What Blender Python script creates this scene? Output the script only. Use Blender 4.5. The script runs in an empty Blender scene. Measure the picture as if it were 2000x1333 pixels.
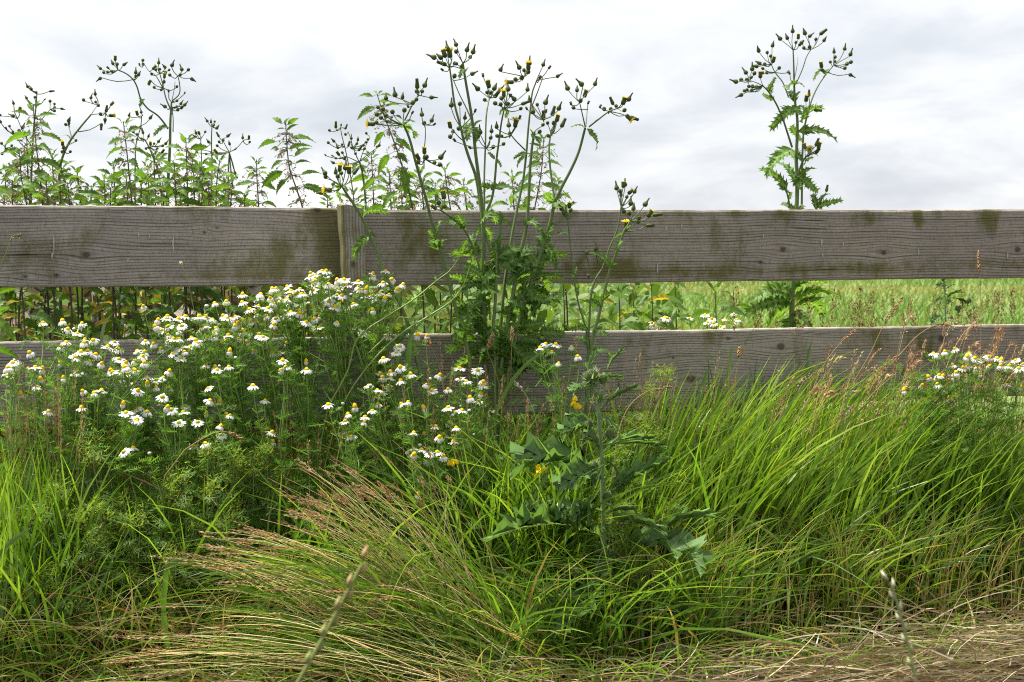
import bpy, math, random
import numpy as np
from mathutils import Vector, Matrix

random.seed(11)
rng = np.random.default_rng(11)
SC = bpy.context.scene
COL = SC.collection
R = math.radians

# ------------------------------------------------------------------ camera
F = 2950.0                       # focal length in pixels of the 2000 px wide photograph
CAMH = 0.95
PITCH = math.atan((666.5 - 455.0) / F)
cam_d = bpy.data.cameras.new('camera')
cam_d.sensor_width = 23.5
cam_d.lens = F * 23.5 / 2000.0
cam_d.clip_start = 0.05
cam_d.clip_end = 2000
cam_d.dof.use_dof = True
cam_d.dof.focus_distance = 3.55
cam_d.dof.aperture_fstop = 8.0
cam = bpy.data.objects.new('camera', cam_d)
COL.objects.link(cam)
cam.location = (0, 0, CAMH)
cam.rotation_euler = (math.pi / 2 - PITCH, 0, 0)
SC.camera = cam

# ------------------------------------------------------------------ sky and sun
SUN_DIR = Vector((-0.36, 0.14, 0.90)).normalized()      # towards the sun
SUN_EL = math.asin(SUN_DIR.z)
SUN_ROT = math.atan2(SUN_DIR.x, SUN_DIR.y)
world = bpy.data.worlds.new('World')
SC.world = world
world.use_nodes = True
wt = world.node_tree
wt.nodes.clear()


def mknode(nt, t, **kw):
    n = nt.nodes.new(t)
    for k, v in kw.items():
        setattr(n, k, v)
    return n


def mathn(nt, op, a, b=None, c=None):
    n = nt.nodes.new('ShaderNodeMath')
    n.operation = op
    for i, v in enumerate((a, b, c)):
        if v is None:
            continue
        if isinstance(v, (int, float)):
            n.inputs[i].default_value = v
        else:
            nt.links.new(v, n.inputs[i])
    return n.outputs[0]


def ramp(nt, fac, stops, interp='LINEAR'):
    n = nt.nodes.new('ShaderNodeValToRGB')
    n.color_ramp.interpolation = interp
    e = n.color_ramp.elements
    while len(e) < len(stops):
        e.new(0.5)
    for i, (p, c) in enumerate(stops):
        e[i].position = p
        e[i].color = (c[0], c[1], c[2], 1) if not isinstance(c, (int, float)) else (c, c, c, 1)
    nt.links.new(fac, n.inputs[0])
    return n.outputs[0]


def mixc(nt, fac, a, b, blend='MIX'):
    n = nt.nodes.new('ShaderNodeMix')
    n.data_type = 'RGBA'
    n.blend_type = blend
    for sock, v in ((n.inputs[0], fac), (n.inputs[6], a), (n.inputs[7], b)):
        if isinstance(v, (int, float)):
            sock.default_value = v
        elif isinstance(v, tuple):
            sock.default_value = (v[0], v[1], v[2], 1)
        else:
            nt.links.new(v, sock)
    return n.outputs[2]


def noise(nt, vec, scale, detail=4, rough=0.55, dist=0.0):
    n = nt.nodes.new('ShaderNodeTexNoise')
    n.inputs['Scale'].default_value = scale
    n.inputs['Detail'].default_value = detail
    n.inputs['Roughness'].default_value = rough
    n.inputs['Distortion'].default_value = dist
    if vec is not None:
        nt.links.new(vec, n.inputs['Vector'])
    return n.outputs['Fac']


def mapping(nt, vec, scale=(1, 1, 1), loc=(0, 0, 0)):
    n = nt.nodes.new('ShaderNodeMapping')
    n.inputs['Scale'].default_value = scale
    n.inputs['Location'].default_value = loc
    nt.links.new(vec, n.inputs['Vector'])
    return n.outputs[0]


sky = mknode(wt, 'ShaderNodeTexSky', sky_type='NISHITA')
sky.sun_disc = False
sky.sun_elevation = SUN_EL
sky.sun_rotation = SUN_ROT
wtc = mknode(wt, 'ShaderNodeTexCoord')
sep = mknode(wt, 'ShaderNodeSeparateXYZ')
wt.links.new(wtc.outputs['Generated'], sep.inputs[0])
zz = mathn(wt, 'ADD', mathn(wt, 'ABSOLUTE', sep.outputs[2]), 0.22)
comb = mknode(wt, 'ShaderNodeCombineXYZ')
wt.links.new(mathn(wt, 'DIVIDE', sep.outputs[0], zz), comb.inputs[0])
wt.links.new(mathn(wt, 'DIVIDE', sep.outputs[1], zz), comb.inputs[1])
cl1 = noise(wt, mapping(wt, comb.outputs[0], (1.15, 0.85, 1), (5.4, 2.9, 0)), 1.5, 8, 0.56, 0.3)
cl2 = noise(wt, mapping(wt, comb.outputs[0], (0.7, 0.55, 1), (9.1, 4.2, 0)), 0.8, 3, 0.5)
clf = mathn(wt, 'ADD', mathn(wt, 'MULTIPLY', cl1, 0.65), mathn(wt, 'MULTIPLY', cl2, 0.35))
cloud = ramp(wt, clf, [(0.36, (1.95, 2.06, 2.27)), (0.45, (2.4, 2.5, 2.67)), (0.52, (2.9, 2.95, 3.04)), (0.61, (3.4, 3.4, 3.4))])
skyc = mixc(wt, 0.96, sky.outputs[0], cloud)
bg = mknode(wt, 'ShaderNodeBackground')
bg.inputs['Strength'].default_value = 0.1
wt.links.new(skyc, bg.inputs['Color'])
wo = mknode(wt, 'ShaderNodeOutputWorld')
wt.links.new(bg.outputs[0], wo.inputs['Surface'])

sun_d = bpy.data.lights.new('sun', 'SUN')
sun_d.energy = 3.2
sun_d.angle = R(8)
sun_d.color = (1.0, 0.96, 0.88)
sun = bpy.data.objects.new('sun', sun_d)
COL.objects.link(sun)
sun.location = (0, 0, 12)
sun.rotation_euler = SUN_DIR.to_track_quat('Z', 'Y').to_euler()

vs = SC.view_settings
vs.view_transform = 'Standard'
vs.look = 'None'
vs.gamma = 1.0
vs.exposure = 1.72
vs.use_curve_mapping = False
SC.render.engine = 'CYCLES'
SC.cycles.pixel_filter_type = 'BLACKMAN_HARRIS'
SC.cycles.filter_width = 1.1
SC.cycles.use_denoising = False
SC.cycles.max_bounces = 8
SC.cycles.diffuse_bounces = 4
SC.cycles.transmission_bounces = 4

# ------------------------------------------------------------------ pixel -> place
ANG = math.atan2(0.66, 2.691)
F0 = np.array([-1.234, 3.64])
FT = np.array([math.cos(ANG), math.sin(ANG)])            # along the fence
FN = np.array([math.sin(ANG), -math.cos(ANG)])           # towards the viewer
CP, SP = math.cos(PITCH), math.sin(PITCH)


def P(px, py, off):
    """point seen at (px,py) on the upright plane parallel to the fence, off metres in front of it"""
    px = np.asarray(px, float); py = np.asarray(py, float); off = np.asarray(off, float)
    cx = (px - 1000) / F
    cy = -(py - 666.5) / F
    d = np.stack(np.broadcast_arrays(cx, CP + cy * SP, -SP + cy * CP), -1)
    o = np.array([0, 0, CAMH])
    num = off - (-(F0 * FN).sum())
    den = d[..., 0] * FN[0] + d[..., 1] * FN[1]
    s = num / den
    return o + d * s[..., None]


def G(px, off, z=0.0):
    p = P(px, np.full(np.shape(px), 455.0), off)
    p = np.array(p)
    p[..., 2] = z
    return p


def V(p):
    return Vector((float(p[0]), float(p[1]), float(p[2])))


PXM = 760.0   # photo pixels per metre at the fence, for radii

# ------------------------------------------------------------------ mesh collecting


class NB:
    def __init__(s):
        s.v = []; s.c = []; s.q = []; s.t = []; s.n = 0

    def add(s, v, quads=None, tris=None, col=(1, 1, 1)):
        v = np.asarray(v, float).reshape(-1, 3)
        c = np.asarray(col, float)
        if c.ndim == 1:
            c = np.tile(c[:3], (len(v), 1))
        s.v.append(v); s.c.append(c[:, :3])
        if quads is not None and len(quads):
            s.q.append(np.asarray(quads, int).reshape(-1, 4) + s.n)
        if tris is not None and len(tris):
            s.t.append(np.asarray(tris, int).reshape(-1, 3) + s.n)
        s.n += len(v)

    def mesh(s, name, mat, base=(0, 0, 0), smooth=True):
        me = bpy.data.meshes.new(name)
        if s.n == 0:
            return me
        v = np.concatenate(s.v) - np.asarray(base, float)
        c = np.concatenate(s.c)
        q = np.concatenate(s.q) if s.q else np.zeros((0, 4), int)
        t = np.concatenate(s.t) if s.t else np.zeros((0, 3), int)
        loops = np.concatenate([q.ravel(), t.ravel()]).astype(np.int32)
        start = np.concatenate([np.arange(len(q)) * 4, len(q) * 4 + np.arange(len(t)) * 3]).astype(np.int32)
        me.vertices.add(len(v)); me.loops.add(len(loops)); me.polygons.add(len(start))
        me.vertices.foreach_set('co', v.astype(np.float32).ravel())
        me.loops.foreach_set('vertex_index', loops)
        me.polygons.foreach_set('loop_start', start)
        if smooth:
            me.polygons.foreach_set('use_smooth', np.ones(len(start), bool))
        a = me.color_attributes.new('Col', 'FLOAT_COLOR', 'POINT')
        a.data.foreach_set('color', np.concatenate([c, np.ones((len(c), 1))], 1).astype(np.float32).ravel())
        me.update(calc_edges=True)
        me.validate()
        if mat:
            me.materials.append(mat)
        return me


def tag(o, label=None, cat=None, group=None, kind=None):
    if label: o['label'] = label
    if cat: o['category'] = cat
    if group: o['group'] = group
    if kind: o['kind'] = kind
    return o


def empty(name, base, label, cat, group=None):
    o = bpy.data.objects.new(name, None)
    COL.objects.link(o)
    o.location = V(base)
    o.empty_display_size = 0.05
    tag(o, label, cat, group)
    return o


def part(name, mesh, parent, M=None, kind=None):
    """M is a world matrix; None: mesh already relative to the parent's base"""
    o = bpy.data.objects.new(name, mesh)
    COL.objects.link(o)
    if parent is not None:
        o.parent = parent
        if M is not None:
            # every parent Empty is a pure translation
            o.matrix_basis = Matrix.Translation(-parent.location) @ M
    elif M is not None:
        o.matrix_basis = M
    if kind: o['kind'] = kind
    return o


def sub(name, mesh, parent):
    o = bpy.data.objects.new(name, mesh)
    COL.objects.link(o)
    o.parent = parent
    return o


def smooth_path(pts, n=4):
    p = np.asarray(pts, float)
    if len(p) < 3:
        return p
    h = np.linalg.norm(np.diff(p, axis=0), axis=1) + 1e-9
    d = np.diff(p, axis=0) / h[:, None]
    m = np.empty_like(p)
    m[0] = d[0]; m[-1] = d[-1]
    m[1:-1] = (d[:-1] * h[1:, None] + d[1:] * h[:-1, None]) / (h[:-1] + h[1:])[:, None]
    out = []
    for i in range(len(p) - 1):
        for k in range(n):
            t = k / n
            out.append((2 * t ** 3 - 3 * t * t + 1) * p[i] + (t ** 3 - 2 * t * t + t) * h[i] * m[i] + (3 * t * t - 2 * t ** 3) * p[i + 1] + (t ** 3 - t * t) * h[i] * m[i + 1])
    out.append(p[-1])
    return np.array(out)


def tube(nb, pts, r0, r1, col, sides=6, col1=None):
    p = np.asarray(pts, float)
    n = len(p)
    tg = np.gradient(p, axis=0)
    tg /= np.linalg.norm(tg, axis=1)[:, None] + 1e-9
    ref = np.array([0.31, -0.9, 0.2])
    u = np.cross(tg, ref); u /= np.linalg.norm(u, axis=1)[:, None] + 1e-9
    w = np.cross(tg, u)
    a = np.arange(sides) * 2 * math.pi / sides
    s = np.linspace(0, 1, n)
    rr = (r0 + (r1 - r0) * s)[:, None, None]
    v = p[:, None, :] + rr * (np.cos(a)[None, :, None] * u[:, None, :] + np.sin(a)[None, :, None] * w[:, None, :])
    i = np.arange(n - 1)[:, None] * sides
    k = np.arange(sides)[None, :]
    k2 = (k + 1) % sides
    q = np.stack([i + k, i + k2, i + sides + k2, i + sides + k], -1).reshape(-1, 4)
    c0 = np.asarray(col, float); c1 = c0 if col1 is None else np.asarray(col1, float)
    c = c0 + (c1 - c0) * s[:, None]
    c = np.repeat(c, sides, 0)
    tip = [[(n - 1) * sides + j, (n - 1) * sides + (j + 1) % sides, (n - 1) * sides + (j + 2) % sides] for j in range(1)] if sides == 3 else None
    nb.add(v.reshape(-1, 3), q, tip, c)


def bez(p0, p1, p2, K):
    t = np.linspace(0, 1, K + 1)[None, :, None]
    return (1 - t) ** 2 * p0[:, None] + 2 * t * (1 - t) * p1[:, None] + t * t * p2[:, None]


def ribbons(nb, p0, p1, p2, width, col, K=5, tipcol=None, prof='blade', basecol=None):
    """n blades along quadratic curves, each slightly folded along its middle"""
    n = len(p0)
    c = bez(p0, p1, p2, K)
    tg = np.gradient(c, axis=1)
    tg /= np.linalg.norm(tg, axis=2)[..., None] + 1e-9
    a = rng.uniform(0, 2 * math.pi, n)
    ref = np.stack([np.cos(a), np.sin(a), rng.uniform(-.2, .6, n)], -1)[:, None, :]
    wv = np.cross(tg, np.broadcast_to(ref, tg.shape))
    wv /= np.linalg.norm(wv, axis=2)[..., None] + 1e-9
    t = np.linspace(0, 1, K + 1)
    pr = np.clip(1 - t ** 2.2, 0.02, 1) * np.clip(0.55 + t * 2.2, 0, 1) if prof == 'blade' else np.clip(1 - 0.5 * t, 0.05, 1)
    hw = 0.5 * width[:, None, None] * pr[None, :, None]
    L = c - wv * hw; Rr = c + wv * hw
    v = np.stack([L, Rr], 2).reshape(-1, 3)
    i = np.arange(n)[:, None] * (K + 1) * 2 + np.arange(K)[None, :] * 2
    q = np.stack([i, i + 1, i + 3, i + 2], -1).reshape(-1, 4)
    col = np.asarray(col, float)
    if col.ndim == 1: col = np.tile(col, (n, 1))
    cc = np.repeat(col[:, None, :], K + 1, 1)
    if tipcol is not None:
        tipcol = np.asarray(tipcol, float)
        if tipcol.ndim == 1: tipcol = np.tile(tipcol, (n, 1))
        w = (np.clip((t - 0.55) / 0.45, 0, 1) ** 1.5)[None, :, None]
        cc = cc * (1 - w) + tipcol[:, None, :] * w
    if basecol is not None:
        w = (np.clip((0.25 - t) / 0.25, 0, 1))[None, :, None]
        cc = cc * (1 - w) + np.asarray(basecol)[None, None, :] * w
    nb.add(v, q, None, np.repeat(cc, 2, 1).reshape(-1, 3) if False else np.repeat(cc.reshape(-1, 3), 2, 0))
    return c


def thin_stems(nb, p0, p1, p2, r, col, K=8, tipcol=None):
    n = len(p0)
    c = bez(p0, p1, p2, K)
    tg = np.gradient(c, axis=1)
    tg /= np.linalg.norm(tg, axis=2)[..., None] + 1e-9
    ref = np.array([0.3, 0.9, 0.25])
    u = np.cross(tg, np.broadcast_to(ref, tg.shape)); u /= np.linalg.norm(u, axis=2)[..., None] + 1e-9
    w = np.cross(tg, u)
    t = np.linspace(0, 1, K + 1)
    rr = r[:, None, None] * (1 - 0.55 * t)[None, :, None]
    ring = [c + rr * (math.cos(a) * u + math.sin(a) * w) for a in (0, 2.094, 4.189)]
    v = np.stack(ring, 2).reshape(-1, 3)
    i = (np.arange(n)[:, None, None] * (K + 1) + np.arange(K)[None, :, None]) * 3
    k = np.arange(3)[None, None, :]; k2 = (k + 1) % 3
    q = np.stack([i + k, i + k2, i + 3 + k2, i + 3 + k], -1).reshape(-1, 4)
    col = np.asarray(col, float)
    if col.ndim == 1: col = np.tile(col, (n, 1))
    cc = np.repeat(col[:, None, :], K + 1, 1)
    if tipcol is not None:
        w_ = np.clip((t - 0.78) / 0.2, 0, 1)[None, :, None]
        cc = cc * (1 - w_) + np.asarray(tipcol, float).reshape(-1, 1, 3) * w_
    nb.add(v, q, None, np.repeat(cc.reshape(-1, 3), 3, 0))
    return c


def spikelets(nb, p0, p1, p2, M, t0, spread, length, width, col, up=0.6):
    """small seed scales along the last part of each stem"""
    n = len(p0)
    t = t0 + (1 - t0) * np.sort(rng.random((n, M)), axis=1)
    T = t[..., None]
    c = (1 - T) ** 2 * p0[:, None] + 2 * T * (1 - T) * p1[:, None] + T * T * p2[:, None]
    tg = 2 * (1 - T) * (p1 - p0)[:, None] + 2 * T * (p2 - p1)[:, None]
    tg /= np.linalg.norm(tg, axis=2)[..., None] + 1e-9
    rd = rng.normal(size=c.shape)
    rd -= tg * (rd * tg).sum(-1, keepdims=True)
    rd /= np.linalg.norm(rd, axis=2)[..., None] + 1e-9
    fall = np.sin(np.clip((t - t0) / (1 - t0), 0, 1) * math.pi * 0.85 + 0.35)[..., None]
    sp = np.asarray(spread).reshape(-1, 1, 1)
    pos = c + rd * sp * fall * rng.random((n, M, 1))
    ax = tg * up + rd * (1 - up) + rng.normal(size=c.shape) * 0.15
    ax /= np.linalg.norm(ax, axis=2)[..., None] + 1e-9
    sd = np.cross(ax, rng.normal(size=c.shape)); sd /= np.linalg.norm(sd, axis=2)[..., None] + 1e-9
    l = length * rng.uniform(0.7, 1.2, (n, M, 1)); w = width * rng.uniform(0.7, 1.2, (n, M, 1))
    v = np.stack([pos, pos + ax * l * .4 + sd * w, pos + ax * l, pos + ax * l * .4 - sd * w], 2).reshape(-1, 3)
    q = np.arange(n * M * 4).reshape(-1, 4)
    col = np.asarray(col, float)
    if col.ndim == 1: col = np.tile(col, (n, 1))
    cc = np.repeat(col[:, None, :] * rng.uniform(0.75, 1.25, (n, M, 1)), 4, 1).reshape(-1, 3)
    nb.add(v, q, None, cc)


def pick(pal, n, jit=0.18):
    pal = np.asarray(pal, float)
    c = pal[rng.integers(0, len(pal), n)]
    return c * rng.uniform(1 - jit, 1 + jit, (n, 1)) * rng.uniform(0.94, 1.06, (n, 3))


# ------------------------------------------------------------------ materials
def plant_mat(name, trans=0.35, rough=0.5, spec=0.35, nscale=60, namt=0.35, tcol=(1.25, 1.25, 0.55), rnd=0.2):
    m = bpy.data.materials.new(name)
    m.use_nodes = True
    nt = m.node_tree
    nt.nodes.clear()
    at = mknode(nt, 'ShaderNodeAttribute', attribute_name='Col')
    oi = mknode(nt, 'ShaderNodeObjectInfo')
    tc = mknode(nt, 'ShaderNodeTexCoord')
    nz = noise(nt, tc.outputs['Object'], nscale, 3)
    k = mathn(nt, 'MULTIPLY_ADD', nz, 2 * namt, 1 - namt)
    k2 = mathn(nt, 'MULTIPLY_ADD', oi.outputs['Random'], 2 * rnd, 1 - rnd)
    kk = mathn(nt, 'MULTIPLY', k, k2)
    cb = mknode(nt, 'ShaderNodeCombineXYZ')
    for i in range(3): nt.links.new(kk, cb.inputs[i])
    base = mixc(nt, 1.0, at.outputs['Color'], cb.outputs[0], 'MULTIPLY')
    bs = mknode(nt, 'ShaderNodeBsdfPrincipled')
    bs.inputs['Roughness'].default_value = rough
    bs.inputs['Specular IOR Level'].default_value = spec
    nt.links.new(base, bs.inputs['Base Color'])
    out = mknode(nt, 'ShaderNodeOutputMaterial')
    if trans > 0:
        tr = mknode(nt, 'ShaderNodeBsdfTranslucent')
        tb = mixc(nt, 1.0, base, tcol, 'MULTIPLY')
        nt.links.new(tb, tr.inputs['Color'])
        mx = mknode(nt, 'ShaderNodeMixShader')
        mx.inputs[0].default_value = trans
        nt.links.new(bs.outputs[0], mx.inputs[1]); nt.links.new(tr.outputs[0], mx.inputs[2])
        nt.links.new(mx.outputs[0], out.inputs['Surface'])
    else:
        nt.links.new(bs.outputs[0], out.inputs['Surface'])
    return m


M_LEAF = plant_mat('leaf', 0.48, 0.48, 0.28, 70, 0.3)
M_THISTLE = plant_mat('thistle_leaf', 0.38, 0.38, 0.4, 70, 0.25)
M_GRASS = plant_mat('grass_blade', 0.48, 0.36, 0.5, 25, 0.3, rnd=0.0)
M_STRAW = plant_mat('straw', 0.22, 0.55, 0.3, 25, 0.25, (1.1, 1.05, 0.8), rnd=0.0)
M_STEM = plant_mat('green_stem', 0.0, 0.5, 0.4, 40, 0.2, rnd=0.08)
M_HEAD = plant_mat('flower_bud', 0.0, 0.65, 0.12, 300, 0.25, rnd=0.2)
M_PETAL = plant_mat('white_petal', 0.35, 0.6, 0.2, 200, 0.06, (1, 1, 1), rnd=0.06)
M_DISC = plant_mat('flower_disc', 0.0, 0.8, 0.1, 900, 0.3, rnd=0.15)
M_YEL = plant_mat('yellow_petal', 0.25, 0.6, 0.2, 200, 0.15, (1, 1, 0.6), rnd=0.1)
M_FINE = plant_mat('feathery_foliage', 0.45, 0.55, 0.2, 40, 0.25, rnd=0.12)


def wood_mat(name, tone=(1, 1, 1), moss_amt=0.5):
    m = bpy.data.materials.new(name)
    m.use_nodes = True
    nt = m.node_tree
    nt.nodes.clear()
    g = mknode(nt, 'ShaderNodeAttribute', attribute_name='grain')
    mk = mknode(nt, 'ShaderNodeAttribute', attribute_name='mask')
    sm = mknode(nt, 'ShaderNodeSeparateColor')
    nt.links.new(mk.outputs['Color'], sm.inputs[0])
    v = g.outputs['Vector']
    ring = noise(nt, mapping(nt, v, (1.5, 175, 1)), 1.0, 3, 0.6, 0.15)
    ring2 = noise(nt, mapping(nt, v, (1.0, 55, 1), (4, 0, 0)), 1.0, 2, 0.5)
    fib = noise(nt, mapping(nt, v, (26, 420, 1)), 1.0, 3, 0.7)
    lad = noise(nt, mapping(nt, v, (260, 60, 1)), 1.0, 2, 0.6)
    patch = noise(nt, mapping(nt, v, (5, 9, 1), (1, 7, 0)), 1.0, 5, 0.6)
    big = noise(nt, mapping(nt, v, (1.6, 2.5, 1), (7, 3, 0)), 1.0, 3, 0.5)
    sx = mknode(nt, 'ShaderNodeSeparateXYZ'); nt.links.new(v, sx.inputs[0])
    wn = noise(nt, mapping(nt, v, (1.0, 22, 1), (3, 1, 0)), 1.0, 2, 0.5)
    ph_ = mathn(nt, 'MULTIPLY_ADD', sx.outputs[1], 820.0, mathn(nt, 'MULTIPLY', wn, 10.0))
    sn = mathn(nt, 'SINE', ph_)
    st_ = mathn(nt, 'MULTIPLY', ramp(nt, sn, [(0.2, 0.0), (0.95, 1.0)]), ramp(nt, ring, [(0.30, 1.0), (0.62, 0.25)]))
    lines = mathn(nt, 'SUBTRACT', 1.0, st_)
    lines2 = ramp(nt, ring2, [(0.3, 0.7), (0.5, 1.0)])
    t = tone
    col = mixc(nt, lines, (0.19 * t[0], 0.17 * t[1], 0.145 * t[2]), (0.47 * t[0], 0.45 * t[1], 0.425 * t[2]))
    col = mixc(nt, mathn(nt, 'MULTIPLY_ADD', fib, 1.6, -0.45), mixc(nt, 1.0, col, (0.55, 0.52, 0.48), 'MULTIPLY'), col)
    col = mixc(nt, mathn(nt, 'MULTIPLY', ramp(nt, lad, [(0.30, 0.6), (0.48, 0.0)]), 0.7), col, (0.13, 0.12, 0.10))
    col = mixc(nt, 1.0, col, ramp(nt, lines2, [(0.0, 0.6), (1.0, 1.0)]), 'MULTIPLY')
    # warm and mauve weathering patches
    col = mixc(nt, mathn(nt, 'MULTIPLY', ramp(nt, patch, [(0.45, 0.0), (0.7, 1.0)]), 0.45), col, (0.27, 0.235, 0.25))
    # algae: where the mask says, broken up by noise
    mossn = noise(nt, mapping(nt, v, (26, 12, 1), (2, 9, 0)), 1.0, 6, 0.7)
    mo = mathn(nt, 'ADD', mathn(nt, 'MULTIPLY', sm.outputs[1], 1.0), mathn(nt, 'MULTIPLY_ADD', mossn, 2.0, -1.0))
    mo = mathn(nt, 'ADD', mo, mathn(nt, 'MULTIPLY_ADD', big, 0.9, -0.55))
    mof = mathn(nt, 'MULTIPLY', ramp(nt, mo, [(0.08, 0.0), (0.6, 1.0)]), moss_amt)
    col = mixc(nt, mof, col, (0.125, 0.12, 0.035))
    # knots
    kn = sm.outputs[0]
    col = mixc(nt, mathn(nt, 'MULTIPLY', kn, 0.85), col, (0.05, 0.037, 0.03))
    ck = noise(nt, mapping(nt, v, (3.2, 120, 1), (11, 5, 0)), 1.0, 2, 0.4)
    ckf = ramp(nt, ck, [(0.24, 0.85), (0.29, 0.0)])
    col = mixc(nt, ckf, col, (0.03, 0.025, 0.02))
    tonen = noise(nt, mapping(nt, v, (2.2, 1.2, 1), (5, 5, 0)), 1.0, 4, 0.6)
    col = mixc(nt, 1.0, col, ramp(nt, tonen, [(0.3, (0.78, 0.77, 0.76)), (0.5, (1.0, 0.98, 0.95)), (0.7, (1.22, 1.2, 1.18))]), 'MULTIPLY')
    bs = mknode(nt, 'ShaderNodeBsdfPrincipled')
    bs.inputs['Roughness'].default_value = 0.85
    bs.inputs['Specular IOR Level'].default_value = 0.2
    nt.links.new(col, bs.inputs['Base Color'])
    hgt = mathn(nt, 'ADD', mathn(nt, 'MULTIPLY', lines, 0.8), mathn(nt, 'MULTIPLY', fib, 0.5))
    hgt = mathn(nt, 'SUBTRACT', hgt, mathn(nt, 'MULTIPLY', kn, 0.5))
    bp = mknode(nt, 'ShaderNodeBump')
    bp.inputs['Strength'].default_value = 0.8
    bp.inputs['Distance'].default_value = 0.003
    nt.links.new(hgt, bp.inputs['Height'])
    nt.links.new(bp.outputs[0], bs.inputs['Normal'])
    out = mknode(nt, 'ShaderNodeOutputMaterial')
    nt.links.new(bs.outputs[0], out.inputs['Surface'])
    return m


def ground_mat(name, stops, scale, vscale=(1, 1, 1), rough=0.95, bump=0.5, bscale=30, bdist=0.02):
    m = bpy.data.materials.new(name)
    m.use_nodes = True
    nt = m.node_tree
    nt.nodes.clear()
    tc = mknode(nt, 'ShaderNodeTexCoord')
    n1 = noise(nt, mapping(nt, tc.outputs['Object'], vscale), scale, 6, 0.6)
    col = ramp(nt, n1, stops)
    n2 = noise(nt, tc.outputs['Object'], bscale, 4, 0.7)
    col = mixc(nt, 0.7, col, ramp(nt, n2, [(0.3, 0.55), (0.7, 1.25)]), 'MULTIPLY')
    bs = mknode(nt, 'ShaderNodeBsdfPrincipled')
    bs.inputs['Roughness'].default_value = rough
    bs.inputs['Specular IOR Level'].default_value = 0.1
    nt.links.new(col, bs.inputs['Base Color'])
    bp = mknode(nt, 'ShaderNodeBump')
    bp.inputs['Strength'].default_value = bump
    bp.inputs['Distance'].default_value = bdist
    nt.links.new(n2, bp.inputs['Height'])
    nt.links.new(bp.outputs[0], bs.inputs['Normal'])
    out = mknode(nt, 'ShaderNodeOutputMaterial')
    nt.links.new(bs.outputs[0], out.inputs['Surface'])
    return m


# ------------------------------------------------------------------ ground and field
def sheet(name, x0, x1, y0, y1, z, mat, label, nx=2, ny=2, amp=0.0):
    nb = NB()
    xs = np.linspace(x0, x1, nx); ys = np.linspace(y0, y1, ny)
    X, Y = np.meshgrid(xs, ys)
    Z = z + amp * (np.sin(X * 7.1 + Y * 3.3) + np.sin(X * 3.7 - Y * 9.1) + 0.7 * np.sin(X * 17 + Y * 13))
    i = np.arange(ny - 1)[:, None] * nx + np.arange(nx - 1)[None, :]
    q = np.stack([i, i + 1, i + nx + 1, i + nx], -1).reshape(-1, 4)
    nb.add(np.stack([X, Y, Z], -1).reshape(-1, 3), q)
    o = part(name, nb.mesh(name, mat), None)
    tag(o, label, None, None, 'structure')
    return o


M_SOIL = ground_mat('soil', [(0.3, (0.020, 0.014, 0.008)), (0.55, (0.045, 0.031, 0.018)), (0.75, (0.09, 0.065, 0.035))], 6, bump=1.0, bscale=45)
M_FIELD = ground_mat('crop_field', [(0.30, (0.09, 0.16, 0.04)), (0.44, (0.12, 0.20, 0.05)), (0.53, (0.17, 0.23, 0.07)), (0.60, (0.26, 0.22, 0.09)), (0.68, (0.12, 0.19, 0.05))], 0.14, (0.22, 1.0, 1), bump=0.6, bscale=9, bdist=0.05)
sheet('ground', -400, 400, -20, 900, -0.02, M_SOIL, 'earth under the weeds and grasses')
sheet('verge', -2.6, 3.0, 1.2, 6.4, 0.0, M_SOIL, 'uneven brown soil of the grass verge', 150, 140, 0.006)
sheet('field', -400, 400, 7.5, 900, 0.02, M_FIELD, 'green crop field with paler ripening bands')


# ------------------------------------------------------------------ fence
def gauss(u, v, cu, cv, su, sv):
    return np.exp(-((u - cu) / su) ** 2 - ((v - cv) / sv) ** 2)


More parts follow.
